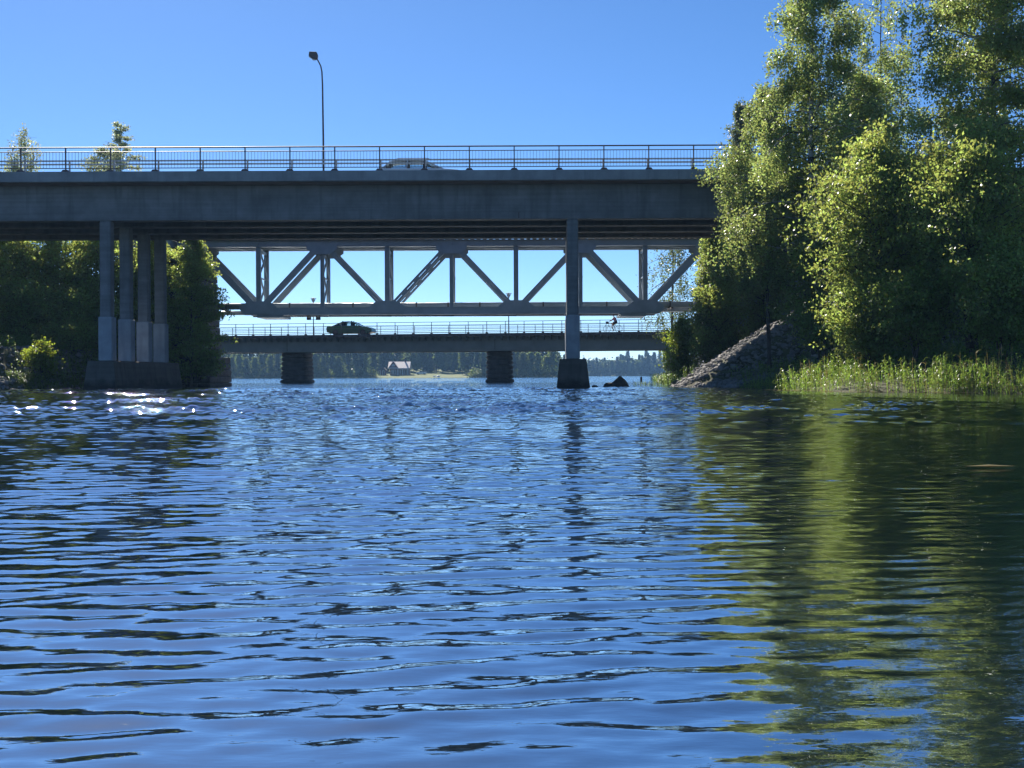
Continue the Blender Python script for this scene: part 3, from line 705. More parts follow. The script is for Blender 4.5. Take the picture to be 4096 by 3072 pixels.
# ------------------------------------------------------------------ far street bridge (yawed ~9.6 deg)
AY = math.atan(-.169)
sb = thing('street_bridge', (0, 116.2, 0), AY, 'low grey girder bridge farthest away, with pipe railings and dark stone piers', 'bridge')
def lx_of(px, yl=0.0):     # local x along the bridge for a photo column at local depth yl
    k = (px - 2048) / F
    # world = (x c - y s, 116.2 + x s + y c); want X/Y = k
    c, s = math.cos(AY), math.sin(AY)
    return (k * (116.2 + yl * c) + yl * s) / (c - k * s)
X0, X1 = -62.0, 40.0
b = MB(); b.bx(X0, X1, 0, 8.6, 4.42, 4.58); b.bx(X0, X1, .3, 8.3, 4.583, 4.63); b.build('deck', M['steel_dark'], sb)
b = MB(); b.bx(X0, X1, .0, .18, 4.583, 4.66); b.build('curb', M['steel_dark'], sb)
b = MB(); b.bx(X0, X1, 8.42, 8.6, 4.583, 4.66); b.build('curb', M['steel_dark'], sb)
j1, j2 = lx_of(1149, 1.0), lx_of(1980, 1.0)
for y in (1.05, 7.4):
    for a, c in ((X0, j1 - .03), (j1 + .03, j2 - .03), (j2 + .03, X1)):
        b = MB(); b.bx(a, c, y - .04, y + .04, 3.08, 4.41); b.bx(a, c, y - .22, y + .22, 3.02, 3.077)
        b.build('girder', M['girder_green'], sb)
b = MB(); b.bx(j1 - .029, j1 + .029, 1.0, 1.1, 3.1, 4.4); b.bx(j2 - .029, j2 + .029, 1.0, 1.1, 3.1, 4.4); b.build('joint', M['steel_dark'], sb)
nbr = 100
for i in range(nbr):
    x = -48 + i * .68 - (0) + 0
    b = MB(); b.poly([(x - .035, .06, 4.418), (x - .035, 1.0, 4.418), (x - .035, 1.0, 3.99), (x - .035, .06, 4.20), (x + .035, .06, 4.418), (x + .035, 1.0, 4.418), (x + .035, 1.0, 3.99), (x + .035, .06, 4.20)], [(0, 1, 2, 3), (7, 6, 5, 4), (0, 4, 5, 1), (1, 5, 6, 2), (2, 6, 7, 3), (3, 7, 4, 0)])
    b.build('bracket', M['girder_green'], sb)
for (y, px0, py_) in ((.1, 1720, 0), (8.5, 1740, 0)):
    b = MB()
    for z, r_ in ((5.78, .030), (5.50, .02), (5.27, .02), (5.10, .02), (4.93, .02), (4.76, .02)): b.tube([(X0, y, z), (X1, y, z)], r_, 6)
    rl = b.build('railing', M['steel_rail'], sb)
    x0 = lx_of(1727, y)
    for k in range(-24, 16):
        b = MB(); b.box((x0 + k * 1.80, y, 5.21), (.05, .06, 1.14)); b.box((x0 + k * 1.80, y, 4.69), (.22, .14, .08)); b.build('post', M['steel_rail'], rl)
# piers: coursed rock faced stone, aligned with the stream
def pier(px_c, w_, seed):
    xl = lx_of(px_c, 3.6)
    r = random.Random(seed); b = MB(); n = 28
    NC = 8; rings = []
    for c in range(NC):
        z0, z1 = -.6 + (3.6) * c / NC, -.6 + 3.6 * (c + 1) / NC
        base = 1.0 + (.08 if c == 0 else 0) + (.05 if c == 1 else 0) + .012 * (NC - c)
        for zz, k in ((z0 + .01, .84), (z0 + .07, .98), ((z0 + z1) / 2, 1.03), (z1 - .07, .98), (z1 - .01, .84)):
            ring = []
            for q in range(n):
                t = 2 * PI * q / n; e = .42
                cx = math.copysign(abs(math.cos(t)) ** e, math.cos(t)) * (w_ / 2 - .06); cy = math.copysign(abs(math.sin(t)) ** e, math.sin(t)) * 2.3
                jx = base + (k - 1) * .5 + r.uniform(-.014, .014)
                ring.append((xl + cx * (jx + (k - 1) * .25), 4.2 + cy * (base + (k - 1) * .15), zz + r.uniform(-.015, .015)))
            rings.append(ring)
    # rotate rings back so that the pier follows the stream, not the deck
    a = -AY; cs, sn = math.cos(a), math.sin(a)
    for ring in rings:
        for (x, y, z) in ring:
            dx, dy = x - xl, y - 4.2; b.v.append((xl + dx * cs - dy * sn, 4.2 + dx * sn + dy * cs, z))
    for i in range(len(rings) - 1):
        for q in range(n): b.f.append((i * n + q, i * n + (q + 1) % n, (i + 1) * n + (q + 1) % n, (i + 1) * n + q))
    b.f.append(tuple((len(rings) - 1) * n + q for q in range(n)))
    return b.build('pier', M['stone'], sb)
pier(1183, 2.75, 5); pier(1995, 2.60, 6)
# lamps on the far bridge
for px_, zt, lab in ((1255, 4.15, 'slim lamp with funnel head on the far low bridge, left of the passing car'), (2036, 4.35, 'slim lamp with funnel head on the far low bridge, near the second stone pier')):
    xl = lx_of(px_, 8.2); c, s = math.cos(AY), math.sin(AY)
    wl = (xl * c - 8.2 * s, 116.2 + xl * s + 8.2 * c, 4.63)
    t = thing('street_lamp', wl, 0, lab, 'street lamp', 'funnel lamps on the far bridge')
    b = MB(); b.tube([(0, 0, 0), (0, 0, zt - .55)], [.06, .04], 8); b.build('pole', M['steel_rail'], t)
    b = MB(); b.lathe([(.05, zt - .58), (.08, zt - .42), (.20, zt - .20), (.24, zt - .12), (.22, zt - .10), (.05, zt - .10)], n=14); b.build('lamp_shade', M['lens_clear'], t)
    b = MB(); b.lathe([(.05, zt - .11), (.05, zt - .04), (.30, zt - .03), (.33, zt + .0), (.10, zt + .05), (.02, zt + .06)], n=16); b.build('lamp_cap', M['steel_dark'], t)
    b = MB(); 
    for q in range(3): a = q * 2.1; b.beam((.2 * math.cos(a), .2 * math.sin(a), zt - .16), (.28 * math.cos(a), .28 * math.sin(a), zt - .02), .02, .02)
    b.build('strut', M['steel_dark'], t)
    if px_ < 1300:
        b = MB(); b.beam((-.34, 0, 1.92), (.34, 0, 1.92), .03, .04); b.build('cross_arm', M['steel_dark'], t)
sed_lo = [(-2.3, .34), (-2.36, .70), (-2.28, .96), (-1.5, 1.0), (.95, .96), (1.9, .84), (2.28, .66), (2.34, .34), (1.85, .20), (-1.85, .20)]
sed_up = [(-1.75, .95), (-1.15, 1.24), (-.72, 1.39), (-.1, 1.43), (.30, 1.38), (.62, 1.24), (1.22, .93)]
c, s = math.cos(AY), math.sin(AY); xl = lx_of(1407, 2.8)
car('sedan_car', 'dark green saloon car driving to the right along the far low bridge', (xl * c - 2.8 * s, 116.2 + xl * s + 2.8 * c, 4.632), AY, 4.7, 1.43, sed_lo, sed_up, M['paint_green'], (-1.38, 1.42))

# ------------------------------------------------------------------ cyclist and bicycle on the far bridge
M['skin'] = mat('skin', (.62, .36, .27), .55, var=.08)
M['cloth_pink'] = mat('cloth_pink', (.75, .30, .30), .8, var=.1)
M['cloth_dark'] = mat('cloth_dark', (.05, .05, .07), .85, var=.15)
M['hair'] = mat('hair', (.04, .025, .018), .7, var=.2)
M['yellow'] = mat('yellow', (.55, .45, .08), .35, var=.1)
xl = lx_of(2452, 1.2); bw = Vector((xl * c - 1.2 * s, 116.2 + xl * s + 1.2 * c, 4.632))
bike = thing('bicycle', bw, AY + PI, 'light framed bicycle with a dark front basket, ridden leftwards on the far bridge', 'bicycle')
# local: +x is forward
for xw, nm in ((.56, 'wheel'), (-.56, 'wheel')):
    b = MB(); pts = [(xw + .33 * math.cos(a), 0, .345 + .33 * math.sin(a)) for a in np.linspace(0, 2 * PI, 33)]
    b.tube(pts, .017, 6, cap=False); wh = b.build(nm, M['rubber'], bike)
    b = MB()
    for q in range(12):
        a = q * PI / 6; b.beam((xw, 0, .345), (xw + .32 * math.cos(a), 0, .345 + .32 * math.sin(a)), .004, .004)
    b.tube([(xw, -.04, .345), (xw, .04, .345)], .025, 8); b.build('spokes', M['alu'], wh)
b = MB()
bbk, seat_t, head_t, head_b = (-.10, 0, .30), (-.28, 0, .86), (.36, 0, .92), (.41, 0, .70)
for a_, c_ in ((bbk, seat_t), (bbk, head_b), (seat_t, head_t), (head_t, head_b), ((-.25, 0, .78), (.38, 0, .82))): b.tube([a_, c_], .017, 8)
for sy in (-.05, .05):
    b.tube([(head_b[0], sy * .5, head_b[2]), (.50, sy, .50), (.56, sy, .345)], .012, 6); b.tube([bbk, (-.56, sy, .345)], .010, 6); b.tube([(-.24, sy * .4, .74), (-.56, sy, .345)], .009, 6)
b.build('frame', M['yellow'], bike)
b = MB(); b.tube([(.35, 0, .92), (.33, 0, 1.04)], .013, 8); b.tube([(.15, -.30, 1.10), (.27, -.22, 1.09), (.34, -.08, 1.05), (.34, .08, 1.05), (.27, .22, 1.09), (.15, .30, 1.10)], .012, 8); b.build('handlebar', M['alu'], bike)
b = MB(); b.poly([(-.42, -.10, .93), (-.42, .10, .93), (-.14, .03, .92), (-.14, -.03, .92), (-.40, -.08, .88), (-.40, .08, .88), (-.16, .02, .89), (-.16, -.02, .89)], [(0, 3, 2, 1), (4, 5, 6, 7), (0, 1, 5, 4), (1, 2, 6, 5), (2, 3, 7, 6), (3, 0, 4, 7)]); b.build('saddle', M['rubber'], bike, bevel=.015)
b = MB(); b.poly([(.42, -.12, .82), (.62, -.12, .82), (.62, .12, .82), (.42, .12, .82), (.39, -.17, 1.06), (.68, -.17, 1.06), (.68, .17, 1.06), (.39, .17, 1.06)], [(0, 3, 2, 1), (4, 5, 6, 7), (0, 1, 5, 4), (1, 2, 6, 5), (2, 3, 7, 6), (3, 0, 4, 7)]); b.build('basket', M['cloth_dark'], bike, bevel=.02)
b = MB(); b.tube([(-.10, -.09, .30), (-.10, .09, .30)], .02, 8); b.beam((-.10, -.10, .30), (-.02, -.10, .15), .02, .03); b.beam((-.10, .10, .30), (-.18, .10, .45), .02, .03); b.box((-.02, -.15, .14), (.10, .09, .025)); b.box((-.18, .15, .46), (.10, .09, .025)); b.build('crank', M['alu'], bike)

pers = thing('person', bw, AY + PI, 'person with dark hair, pink top and dark shorts riding the bicycle on the far bridge', 'person')
def skin_body(name, verts, edges, radii, m, parent, root=0, sub=1):
    me = bpy.data.meshes.new(name); me.from_pydata(verts, edges, []); me.update()
    me.materials.append(m)
    o = bpy.data.objects.new(name, me); COL.objects.link(o); o.parent = parent
    if not me.skin_vertices: 
        bm_l = me.attributes.get('skin_vertex')
    sk = o.modifiers.new('skin', 'SKIN')
    bpy.context.view_layer.objects.active = o
    if len(me.skin_vertices) == 0:
        bpy.ops.mesh.customdata_skin_add()
    for i, r_ in enumerate(radii):
        rr = r_ if hasattr(r_, '__len__') else (r_, r_)
        me.skin_vertices[0].data[i].radius = rr
        me.skin_vertices[0].data[i].use_root = (i == root)
    sk.use_smooth_shade = True
    sb_ = o.modifiers.new('sub', 'SUBSURF'); sb_.levels = sub; sb_.render_levels = sub
    return o
V_, E_, Rr = [], [], []
def nv(p, r_, prev=None):
    V_.append(p); Rr.append(r_)
    if prev is not None: E_.append((prev, len(V_) - 1))
    return len(V_) - 1
pel = nv((-.28, 0, 1.00), (.13, .16)); wst = nv((-.24, 0, 1.13), (.10, .13), pel); chs = nv((-.17, 0, 1.32), (.11, .155), wst); shd = nv((-.12, 0, 1.43), (.09, .13), chs)
nk = nv((-.10, 0, 1.50), .052, shd); hd1 = nv((-.075, 0, 1.575), (.082, .068), nk); hd2 = nv((-.07, 0, 1.66), (.098, .078), hd1); hd3 = nv((-.08, 0, 1.735), (.075, .06), hd2)
nose = None
for sy in (-1, 1):
    s1 = nv((-.11, sy * .17, 1.42), .055, shd); el = nv((.04, sy * .25, 1.22), .04, s1); wr_ = nv((.20, sy * .27, 1.115), .028, el)
    pm = nv((.24, sy * .265, 1.12), (.022, .034), wr_)
    for q, (dy, ln) in enumerate(((-.030, .050), (-.010, .060), (.010, .056), (.030, .044))):
        a1 = nv((.265, sy * .265 + dy, 1.125), .009, pm); a2 = nv((.265 + ln * .5, sy * .265 + dy, 1.105), .009, a1); nv((.262 + ln * .2, sy * .265 + dy, 1.085), .008, a2)
    t1 = nv((.235, sy * .225, 1.105), .010, pm); nv((.255, sy * .215, 1.085), .009, t1)
    hp = nv((-.27, sy * .10, .96), .095, pel)
    if sy < 0: kn = nv((.10, sy * .12, .66), .06, hp); an = nv((-.04, sy * .13, .23), .036, kn); ft = nv((.02, sy * .14, .17), .035, an); nv((.12, sy * .14, .165), .028, ft)
    else: kn = nv((.13, sy * .12, .86), .06, hp); an = nv((-.20, sy * .13, .55), .036, kn); ft = nv((-.17, sy * .14, .49), .035, an); nv((-.06, sy * .14, .485), .028, ft)
skin_body('body', V_, E_, Rr, M['skin'], pers)
# clothing, hair and face details
b = MB(); b.tube([(-.265, 0, 1.09), (-.24, 0, 1.14), (-.17, 0, 1.32), (-.135, 0, 1.41)], [.150, .135, .165, .135], 16)
b.v = [(x, y * 1.12, z) for x, y, z in b.v]; b.build('shirt', M['cloth_pink'], pers, smooth=True)
b = MB(); b.tube([(-.262, 0, 1.11), (-.28, 0, 1.0), (-.275, 0, .93)], [.15, .175, .16], 16)
b.tube([(-.26, -.10, .97), (-.05, -.115, .78)], [.115, .09], 12); b.tube([(-.26, .10, .99), (-.02, .115, .91)], [.115, .09], 12); b.build('shorts', M['cloth_dark'], pers, smooth=True)
b = MB(); b.lathe([(.02, -.10), (.085, -.07), (.108, .0), (.10, .06), (.06, .10), (.015, .115)], (-.10, 0, 1.70), 14); b.lathe([(.01, -.05), (.045, -.02), (.05, .02), (.01, .06)], (-.19, 0, 1.77), 10); b.build('hair', M['hair'], pers, smooth=True)
b = MB(); b.poly([(.018, 0, 1.655), (.045, 0, 1.625), (.018, -.014, 1.618), (.018, .014, 1.618)], [(0, 2, 1), (0, 1, 3), (1, 2, 3)]); b.build('nose', M['skin'], pers)
for sy in (-1, 1):
    b = MB(); b.lathe([(.002, -.008), (.009, 0), (.002, .008)], (.018, sy * .03, 1.665), 8); b.build('eye', M['hair'], pers)
    b = MB(); b.lathe([(.004, -.028), (.014, 0), (.004, .03)], (-.08, sy * .082, 1.65), 8); b.build('ear', M['skin'], pers)
b = MB(); b.box((.014, 0, 1.588), (.012, .045, .008)); b.build('mouth', M['cloth_pink'], pers)
# ------------------------------------------------------------------ vegetation
def leaf_quads(C, s, r, up_bias=.5, aspect=.6, droop=None):
    n = len(C)
    N = r.normal(0, 1, (n, 3)); N[:, 2] = np.abs(N[:, 2]) * .6 + up_bias * (r.random(n) < .75)
    if n > 900: N += 1.1 * np.repeat(r.normal(0, 1, (n // 9 + 1, 3)), 9, 0)[:n] * np.array([1, 1, .4])
    N /= np.linalg.norm(N, axis=1)[:, None]
    A = r.normal(0, 1, (n, 3))
    if droop is not None: A[:, 2] -= droop
    A -= (A * N).sum(1)[:, None] * N; A /= np.linalg.norm(A, axis=1)[:, None] + 1e-9
    B = np.cross(N, A)
    s = s[:, None]
    V = np.stack([C - A * s * .5, C + B * s * aspect * .5 + A * s * .05, C + A * s * .5, C - B * s * aspect * .5 + A * s * .05], 1).reshape(-1, 3)
    return V, np.arange(n * 4).reshape(-1, 4)

def tree(name, label, cat, base, H, cb, rad, prof, lm, nleaf, leaf, seed, bark='bark', nlimb=40, trunk_r=.12, droop=0.0, lean=(0, 0), twig=.16, clump=.55, rise=.5, stems=1, group=None, elong=1.0, fill=(.35, 1.05), leafdroop=None, loc_label=True):
    """trunk + limbs in one mesh, leaves in another. cb = height where the crown begins, rad = crown radius, prof(t) = relative radius along the crown"""
    rr = random.Random(seed); r = np.random.default_rng(seed)
    t = thing(name, base, 0, label, cat, group)
    wood = MB(); cents = []
    for st in range(stems):
        ox, oy = (0, 0) if st == 0 else (rr.uniform(-.35, .35) * rad * .6, rr.uniform(-.3, .3) * rad * .6)
        hh = H * (1 if st == 0 else rr.uniform(.78, .96))
        lx_, ly_ = lean[0] + (ox * .5 if st else 0), lean[1] + (oy * .5 if st else 0)
        ph = rr.uniform(0, 6)
        def trunk(k): return Vector((ox * min(1, k * 2 + .3) * .8 + lx_ * k ** 1.3 + .10 * rad * .3 * math.sin(ph + k * 5), oy * min(1, k * 2 + .3) * .8 + ly_ * k ** 1.3 + .05 * rad * math.cos(ph + k * 4), k * hh))
        ks = [0, .03, .12, .25, .4, .55, .7, .82, .92, 1.0]
        tr_ = trunk_r * (1 if st == 0 else .75)
        p_ = [trunk(k) for k in ks]; p_[0] = p_[0] - Vector((0, 0, .35))
        wood.tube(p_, [tr_ * q for q in (1.35, 1.1, 1.0, .88, .74, .58, .42, .28, .15, .05)], 8)
        nl = nlimb if st == 0 else int(nlimb * .7)
        for i in range(nl):
            tt = ((i + rr.random()) / nl)
            z = cb + tt * (hh * .99 - cb); k = z / hh; s0 = trunk(k)
            az = i * 2.4 + rr.uniform(-.5, .5)
            ln = rad * prof(tt) * rr.uniform(.45, 1.18) * (1 + .16 * math.sin(az * 2 + ph) + .12 * math.sin(tt * 11 + ph * 2 + az))
            el = rise * (1 - .3 * tt) + rr.uniform(-.2, .2) + (.5 if tt > .9 else 0)
            path = [s0]; pos = Vector(s0); d = Vector((math.cos(az) * math.cos(el), math.sin(az) * math.cos(el), math.sin(el)))
            nseg = 5
            for q in range(nseg):
                d = (d + Vector((rr.uniform(-.16, .16), rr.uniform(-.16, .16), -droop * .16 + rr.uniform(-.05, .1)))).normalized()
                pos = pos + d * ln / nseg; path.append(Vector(pos))
            r0 = tr_ * .36 * (1 - .6 * tt) * (.5 + .5 * ln / max(rad, .1)) + .006
            wood.tube(path, [r0 * q for q in (1, .8, .62, .46, .3, .12)], 5, cap=False)
            for f in (.35, .5, .62, .74, .86, 1.0):
                if f < fill[0]: continue
                q = f * nseg; a = path[min(int(q), nseg - 1)]; bb = path[min(int(q) + 1, nseg)]
                c0 = a.lerp(bb, q - int(q) if q < nseg else 1.0)
                cents.append((c0.x, c0.y, c0.z, .6 + .4 * prof(tt)))
                if f > .45:     # side twig
                    sd = Vector((rr.uniform(-1, 1), rr.uniform(-1, 1), rr.uniform(-.3, .5))).normalized() * ln * .22
                    c1 = c0 + sd; wood.tube([c0, c0.lerp(c1, .5) + Vector((0, 0, .03)), c1], [r0 * .35, r0 * .25, r0 * .1], 3, cap=False)
                    cents.append((c1.x, c1.y, c1.z, .6 + .4 * prof(tt)))
    wood.build('trunk', M[bark], t, smooth=True)
    cents = np.array(cents); cents = cents[r.random(len(cents)) > .06]
    # twig clusters round each branch point
    nc = len(cents); per = max(2, int(nleaf / nc / 9)); 
    T = np.repeat(cents, per, 0)
    off = r.normal(0, 1, (len(T), 3)) * clump * .5 * T[:, 3:4]; off[:, 2] *= .62 * elong
    tc = T[:, :3] + off
    if droop > .8:
        tc[:, 2] -= r.random(len(tc)) * droop * .35
    L = np.repeat(tc, 9, 0)
    o2 = r.normal(0, 1, (len(L), 3)) * twig
    if droop > .8:      # hanging twigs: leaves strung out downwards
        o2[:, 0] *= .45; o2[:, 1] *= .45; o2[:, 2] = -r.random(len(L)) * twig * 3.2 * droop
    else: o2[:, 2] *= .6
    L = L + o2
    zmin = .15
    L = L[L[:, 2] > zmin]
    s = leaf * r.uniform(.6, 1.35, len(L))
    V, Fq = leaf_quads(L, s, r, droop=leafdroop)
    np_mesh('crown', V, Fq, M[lm], t)
    return t

def p_round(t): return max(.25, math.sin(PI * min(1, .12 + t * .88)) ** .6)
def p_birch(t): return max(.14, (1 - t) ** .42 * min(1, .65 + t * 2))
def p_flat(t): return max(.45, (1 - t ** 6) * min(1, .75 + t))
def p_cone(t): return max(.06, (1 - t) ** .85)
def p_col(t): return max(.2, min(1, .6 + t) * (1 - t ** 4) ** .7)
def gz(x, y): return float((bank_r if x > -8 else bank_l)(np.array([x]), np.array([y]))[0])
def at(px, D): return (px - 2048) / F * D
def ztop(px, py, D): return P(px, py, D).z

# right bank trees (photo column, depth)
def rt(name, label, px, D, topy, radpx, **k):
    x = at(px, D); z = gz(x, D) - .05; H_ = ztop(px, topy, D) - z
    cbf = k.pop('cbf', .2)
    return tree(name, label, k.pop('cat', 'tree'), (x, D, z), H_, cbf * H_, radpx / F * D, k.pop('prof', p_round), k.pop('lm', 'leaf_alder'), k.pop('n', 40000), k.pop('leaf', .11), k.pop('seed', 1), **k)
rt('birch_tree', 'tall birch with black and white trunk and drooping twigs, beside the road bridge end', 3255, 53, -260, 390, lm='leaf_birch', prof=p_birch, bark='birch_bark', n=74000, leaf=.12, seed=11, nlimb=62, trunk_r=.17, droop=1.7, cbf=.22, clump=.55, twig=.13, rise=.75, fill=(.5, 1))
rt('birch_tree', 'lower drooping birch hanging in front of the right end of the bridge railing', 3075, 55.5, 330, 265, lm='leaf_birch', prof=p_round, bark='bark', n=52000, leaf=.115, seed=12, nlimb=42, trunk_r=.09, droop=1.4, cbf=.34, clump=.45, twig=.14, rise=.6)
rt('birch_tree', 'sparse birch with thin bare stems and sky showing between the two tall dense birches', 3530, 57, -120, 230, lm='leaf_birch', prof=p_birch, bark='bark', n=20000, leaf=.11, seed=13, nlimb=30, trunk_r=.09, droop=1.5, cbf=.35, clump=.35, twig=.13, stems=3, rise=.9)
rt('birch_tree', 'dense tall birch filling the upper right corner of the photo', 3970, 47, -420, 400, lm='leaf_birch', prof=lambda t: max(.3, 1 - t ** 4), bark='birch_bark', n=110000, leaf=.12, seed=14, nlimb=84, trunk_r=.18, droop=1.3, cbf=.28, clump=.5, twig=.13, rise=.6, fill=(.5, 1))
rt('alder_tree', 'bright yellow green alder at the water, in front of the tall birch trunk', 3490, 46.5, 600, 340, lm='leaf_alder', n=52000, leaf=.13, seed=15, nlimb=60, trunk_r=.11, cbf=.25, clump=.5, stems=3)
rt('alder_tree', 'broad bright green alder leaning over the reeds near the right edge', 3890, 43.5, 520, 340, lm='leaf_alder', n=56000, leaf=.125, seed=16, nlimb=64, trunk_r=.12, cbf=.2, clump=.5, stems=3)
rt('bush', 'leafy bush overhanging the shaded end of the stone slope', 3480, 45.5, 1130, 185, cat='bush', lm='leaf_alder', n=24000, leaf=.12, seed=17, nlimb=30, trunk_r=.05, cbf=.1, clump=.38, stems=4)
rt('bush', 'dense bush above the middle of the reed bed', 3660, 44, 1100, 200, cat='bush', lm='leaf_alder', n=24000, leaf=.12, seed=18, nlimb=30, trunk_r=.05, cbf=.2, clump=.38, stems=4)
rt('bush', 'shaded bush behind the reeds at the right edge', 4010, 41.5, 1000, 230, cat='bush', lm='leaf_alder', n=30000, leaf=.12, seed=19, nlimb=34, trunk_r=.05, cbf=.15, clump=.4, stems=4)
rt('bush', 'leafy bush at the foot of the black and white birch trunk', 3300, 52, 850, 180, cat='bush', lm='leaf_mid', n=26000, leaf=.13, seed=20, nlimb=34, trunk_r=.06, cbf=.12, clump=.5, stems=3)
rt('alder_tree', 'dark tree deep behind the bright alders on the right bank', 3470, 54, 330, 340, lm='leaf_birch', n=46000, leaf=.14, seed=21, nlimb=60, trunk_r=.14, cbf=.12, clump=.7, stems=2)
# beyond the near bridge
rt('linden_tree', 'narrow bright green tree between the road bridge and the truss, hiding the truss end', 2860, 74, 945, 185, lm='leaf_mid', prof=lambda t: max(.12, (1 - t) ** .62), n=46000, leaf=.14, seed=22, nlimb=60, trunk_r=.10, cbf=.05, clump=.5)
rt('bush', 'bright yellow green bush low on the point where stone slope meets water', 2735, 76, 1290, 80, cat='bush', lm='leaf_bright', n=12000, leaf=.13, seed=23, nlimb=30, trunk_r=.05, cbf=.05, clump=.35, stems=3)
rt('bush', 'dark green bush beside the bright point bush, below the narrow tree', 2860, 74.5, 1190, 105, cat='bush', lm='leaf_dark', n=16000, leaf=.14, seed=24, nlimb=30, trunk_r=.05, cbf=.05, clump=.4, stems=3)
rt('tree', 'grey green tree behind the slope crest, at the right end of the truss', 3060, 76, 900, 150, lm='leaf_birch', n=34000, leaf=.14, seed=25, nlimb=50, trunk_r=.10, cbf=.1, clump=.55)
rt('willow_tree', 'feathery silver green tree seen through the right end of the truss', 2690, 100, 830, 140, lm='leaf_willow', prof=p_round, n=9000, leaf=.16, seed=26, nlimb=26, trunk_r=.12, droop=1.8, cbf=.36, clump=.5, twig=.22)
rt('tree', 'dark green tree at the waterside under the right end of the far low bridge', 2700, 134, 1395, 65, lm='leaf_dark', n=9000, leaf=.24, seed=27, nlimb=30, trunk_r=.1, cbf=.05, clump=.6)
rt('birch_tree', 'pale green birch top rising behind the railing at the right bridge end', 2975, 84, 400, 170, lm='leaf_willow', prof=lambda t: max(.10, (1 - t) ** .8), n=32000, leaf=.15, seed=28, nlimb=60, trunk_r=.15, droop=1.1, cbf=.3, clump=.6, twig=.2)
# left bank
def lt(*a, **k): return rt(*a, **k)
lt('tree', 'dense tree at the left edge of the photo, under the road bridge deck', 20, 76, 915, 210, prof=p_flat, lm='leaf_mid', n=26000, leaf=.19, seed=31, nlimb=52, trunk_r=.12, cbf=.06, clump=.55, stems=2)
lt('tree', 'sunlit topped tree in the middle of the thicket left of the bridge columns', 215, 77, 930, 190, prof=p_flat, lm='leaf_mid', n=24000, leaf=.19, seed=32, nlimb=50, trunk_r=.12, cbf=.06, clump=.55, stems=2)
lt('tree', 'leafy tree directly behind the group of four bridge columns', 410, 76.5, 920, 190, prof=p_flat, lm='leaf_mid', n=24000, leaf=.19, seed=33, nlimb=50, trunk_r=.12, cbf=.06, clump=.55, stems=2)
lt('tree', 'dark tree filling the gaps between the four bridge columns', 600, 76, 930, 120, lm='leaf_alder', n=24000, leaf=.15, seed=35, nlimb=40, trunk_r=.08, cbf=.05, clump=.5)
lt('tree', 'bright green tree covering the left stone abutment of the truss bridge', 768, 75.2, 935, 130, lm='leaf_mid', n=42000, leaf=.14, seed=34, nlimb=70, trunk_r=.10, cbf=.10, clump=.45, prof=lambda t: max(.35, (1 - t ** 3) ** .6 * min(1, .9 + t)), droop=.7, twig=.12)
lt('bush', 'dark bush in the lower thicket left of the bridge columns', 330, 74, 1180, 170, cat='bush', lm='leaf_alder', n=20000, leaf=.18, seed=45, nlimb=34, trunk_r=.05, cbf=.05, clump=.5, stems=3)
lt('bush', 'leafy bush low at the left edge, above the stone slope', 60, 73.5, 1150, 150, cat='bush', lm='leaf_mid', n=20000, leaf=.18, seed=46, nlimb=34, trunk_r=.05, cbf=.05, clump=.5, stems=3)
lt('bush', 'small bright yellow green bush at the foot of the left stone slope', 165, 65.5, 1375, 72, cat='bush', lm='leaf_bright', n=3600, leaf=.12, seed=36, nlimb=9, trunk_r=.03, cbf=.1, clump=.3, stems=3)
lt('bush', 'green bush beside the left pier base, right of the bright little bush', 300, 71, 1300, 110, cat='bush', lm='leaf_mid', n=6000, leaf=.13, seed=37, nlimb=14, trunk_r=.03, cbf=.1, clump=.32, stems=3)
lt('birch_tree', 'pale birch top above the bridge railing at the left edge of the photo', 100, 98, 515, 150, lm='leaf_pale', prof=lambda t: max(.3, 1 - .6 * t), n=4600, leaf=.17, seed=38, nlimb=16, trunk_r=.10, droop=1.4, cbf=.66, clump=.35, twig=.24, stems=3, rise=.9)
lt('birch_tree', 'pointed birch top above the bridge railing, left of the street lamp', 490, 97, 500, 130, lm='leaf_pale', prof=lambda t: max(.3, 1 - t), n=5500, leaf=.16, seed=39, nlimb=26, trunk_r=.10, droop=.6, cbf=.72, clump=.24, twig=.14)
lt('tree', 'low leafy crown behind the bridge railing, beside the pointed birch top', 415, 93, 600, 120, lm='leaf_pale', prof=p_round, n=5000, leaf=.16, seed=40, nlimb=16, trunk_r=.10, cbf=.76, clump=.4)

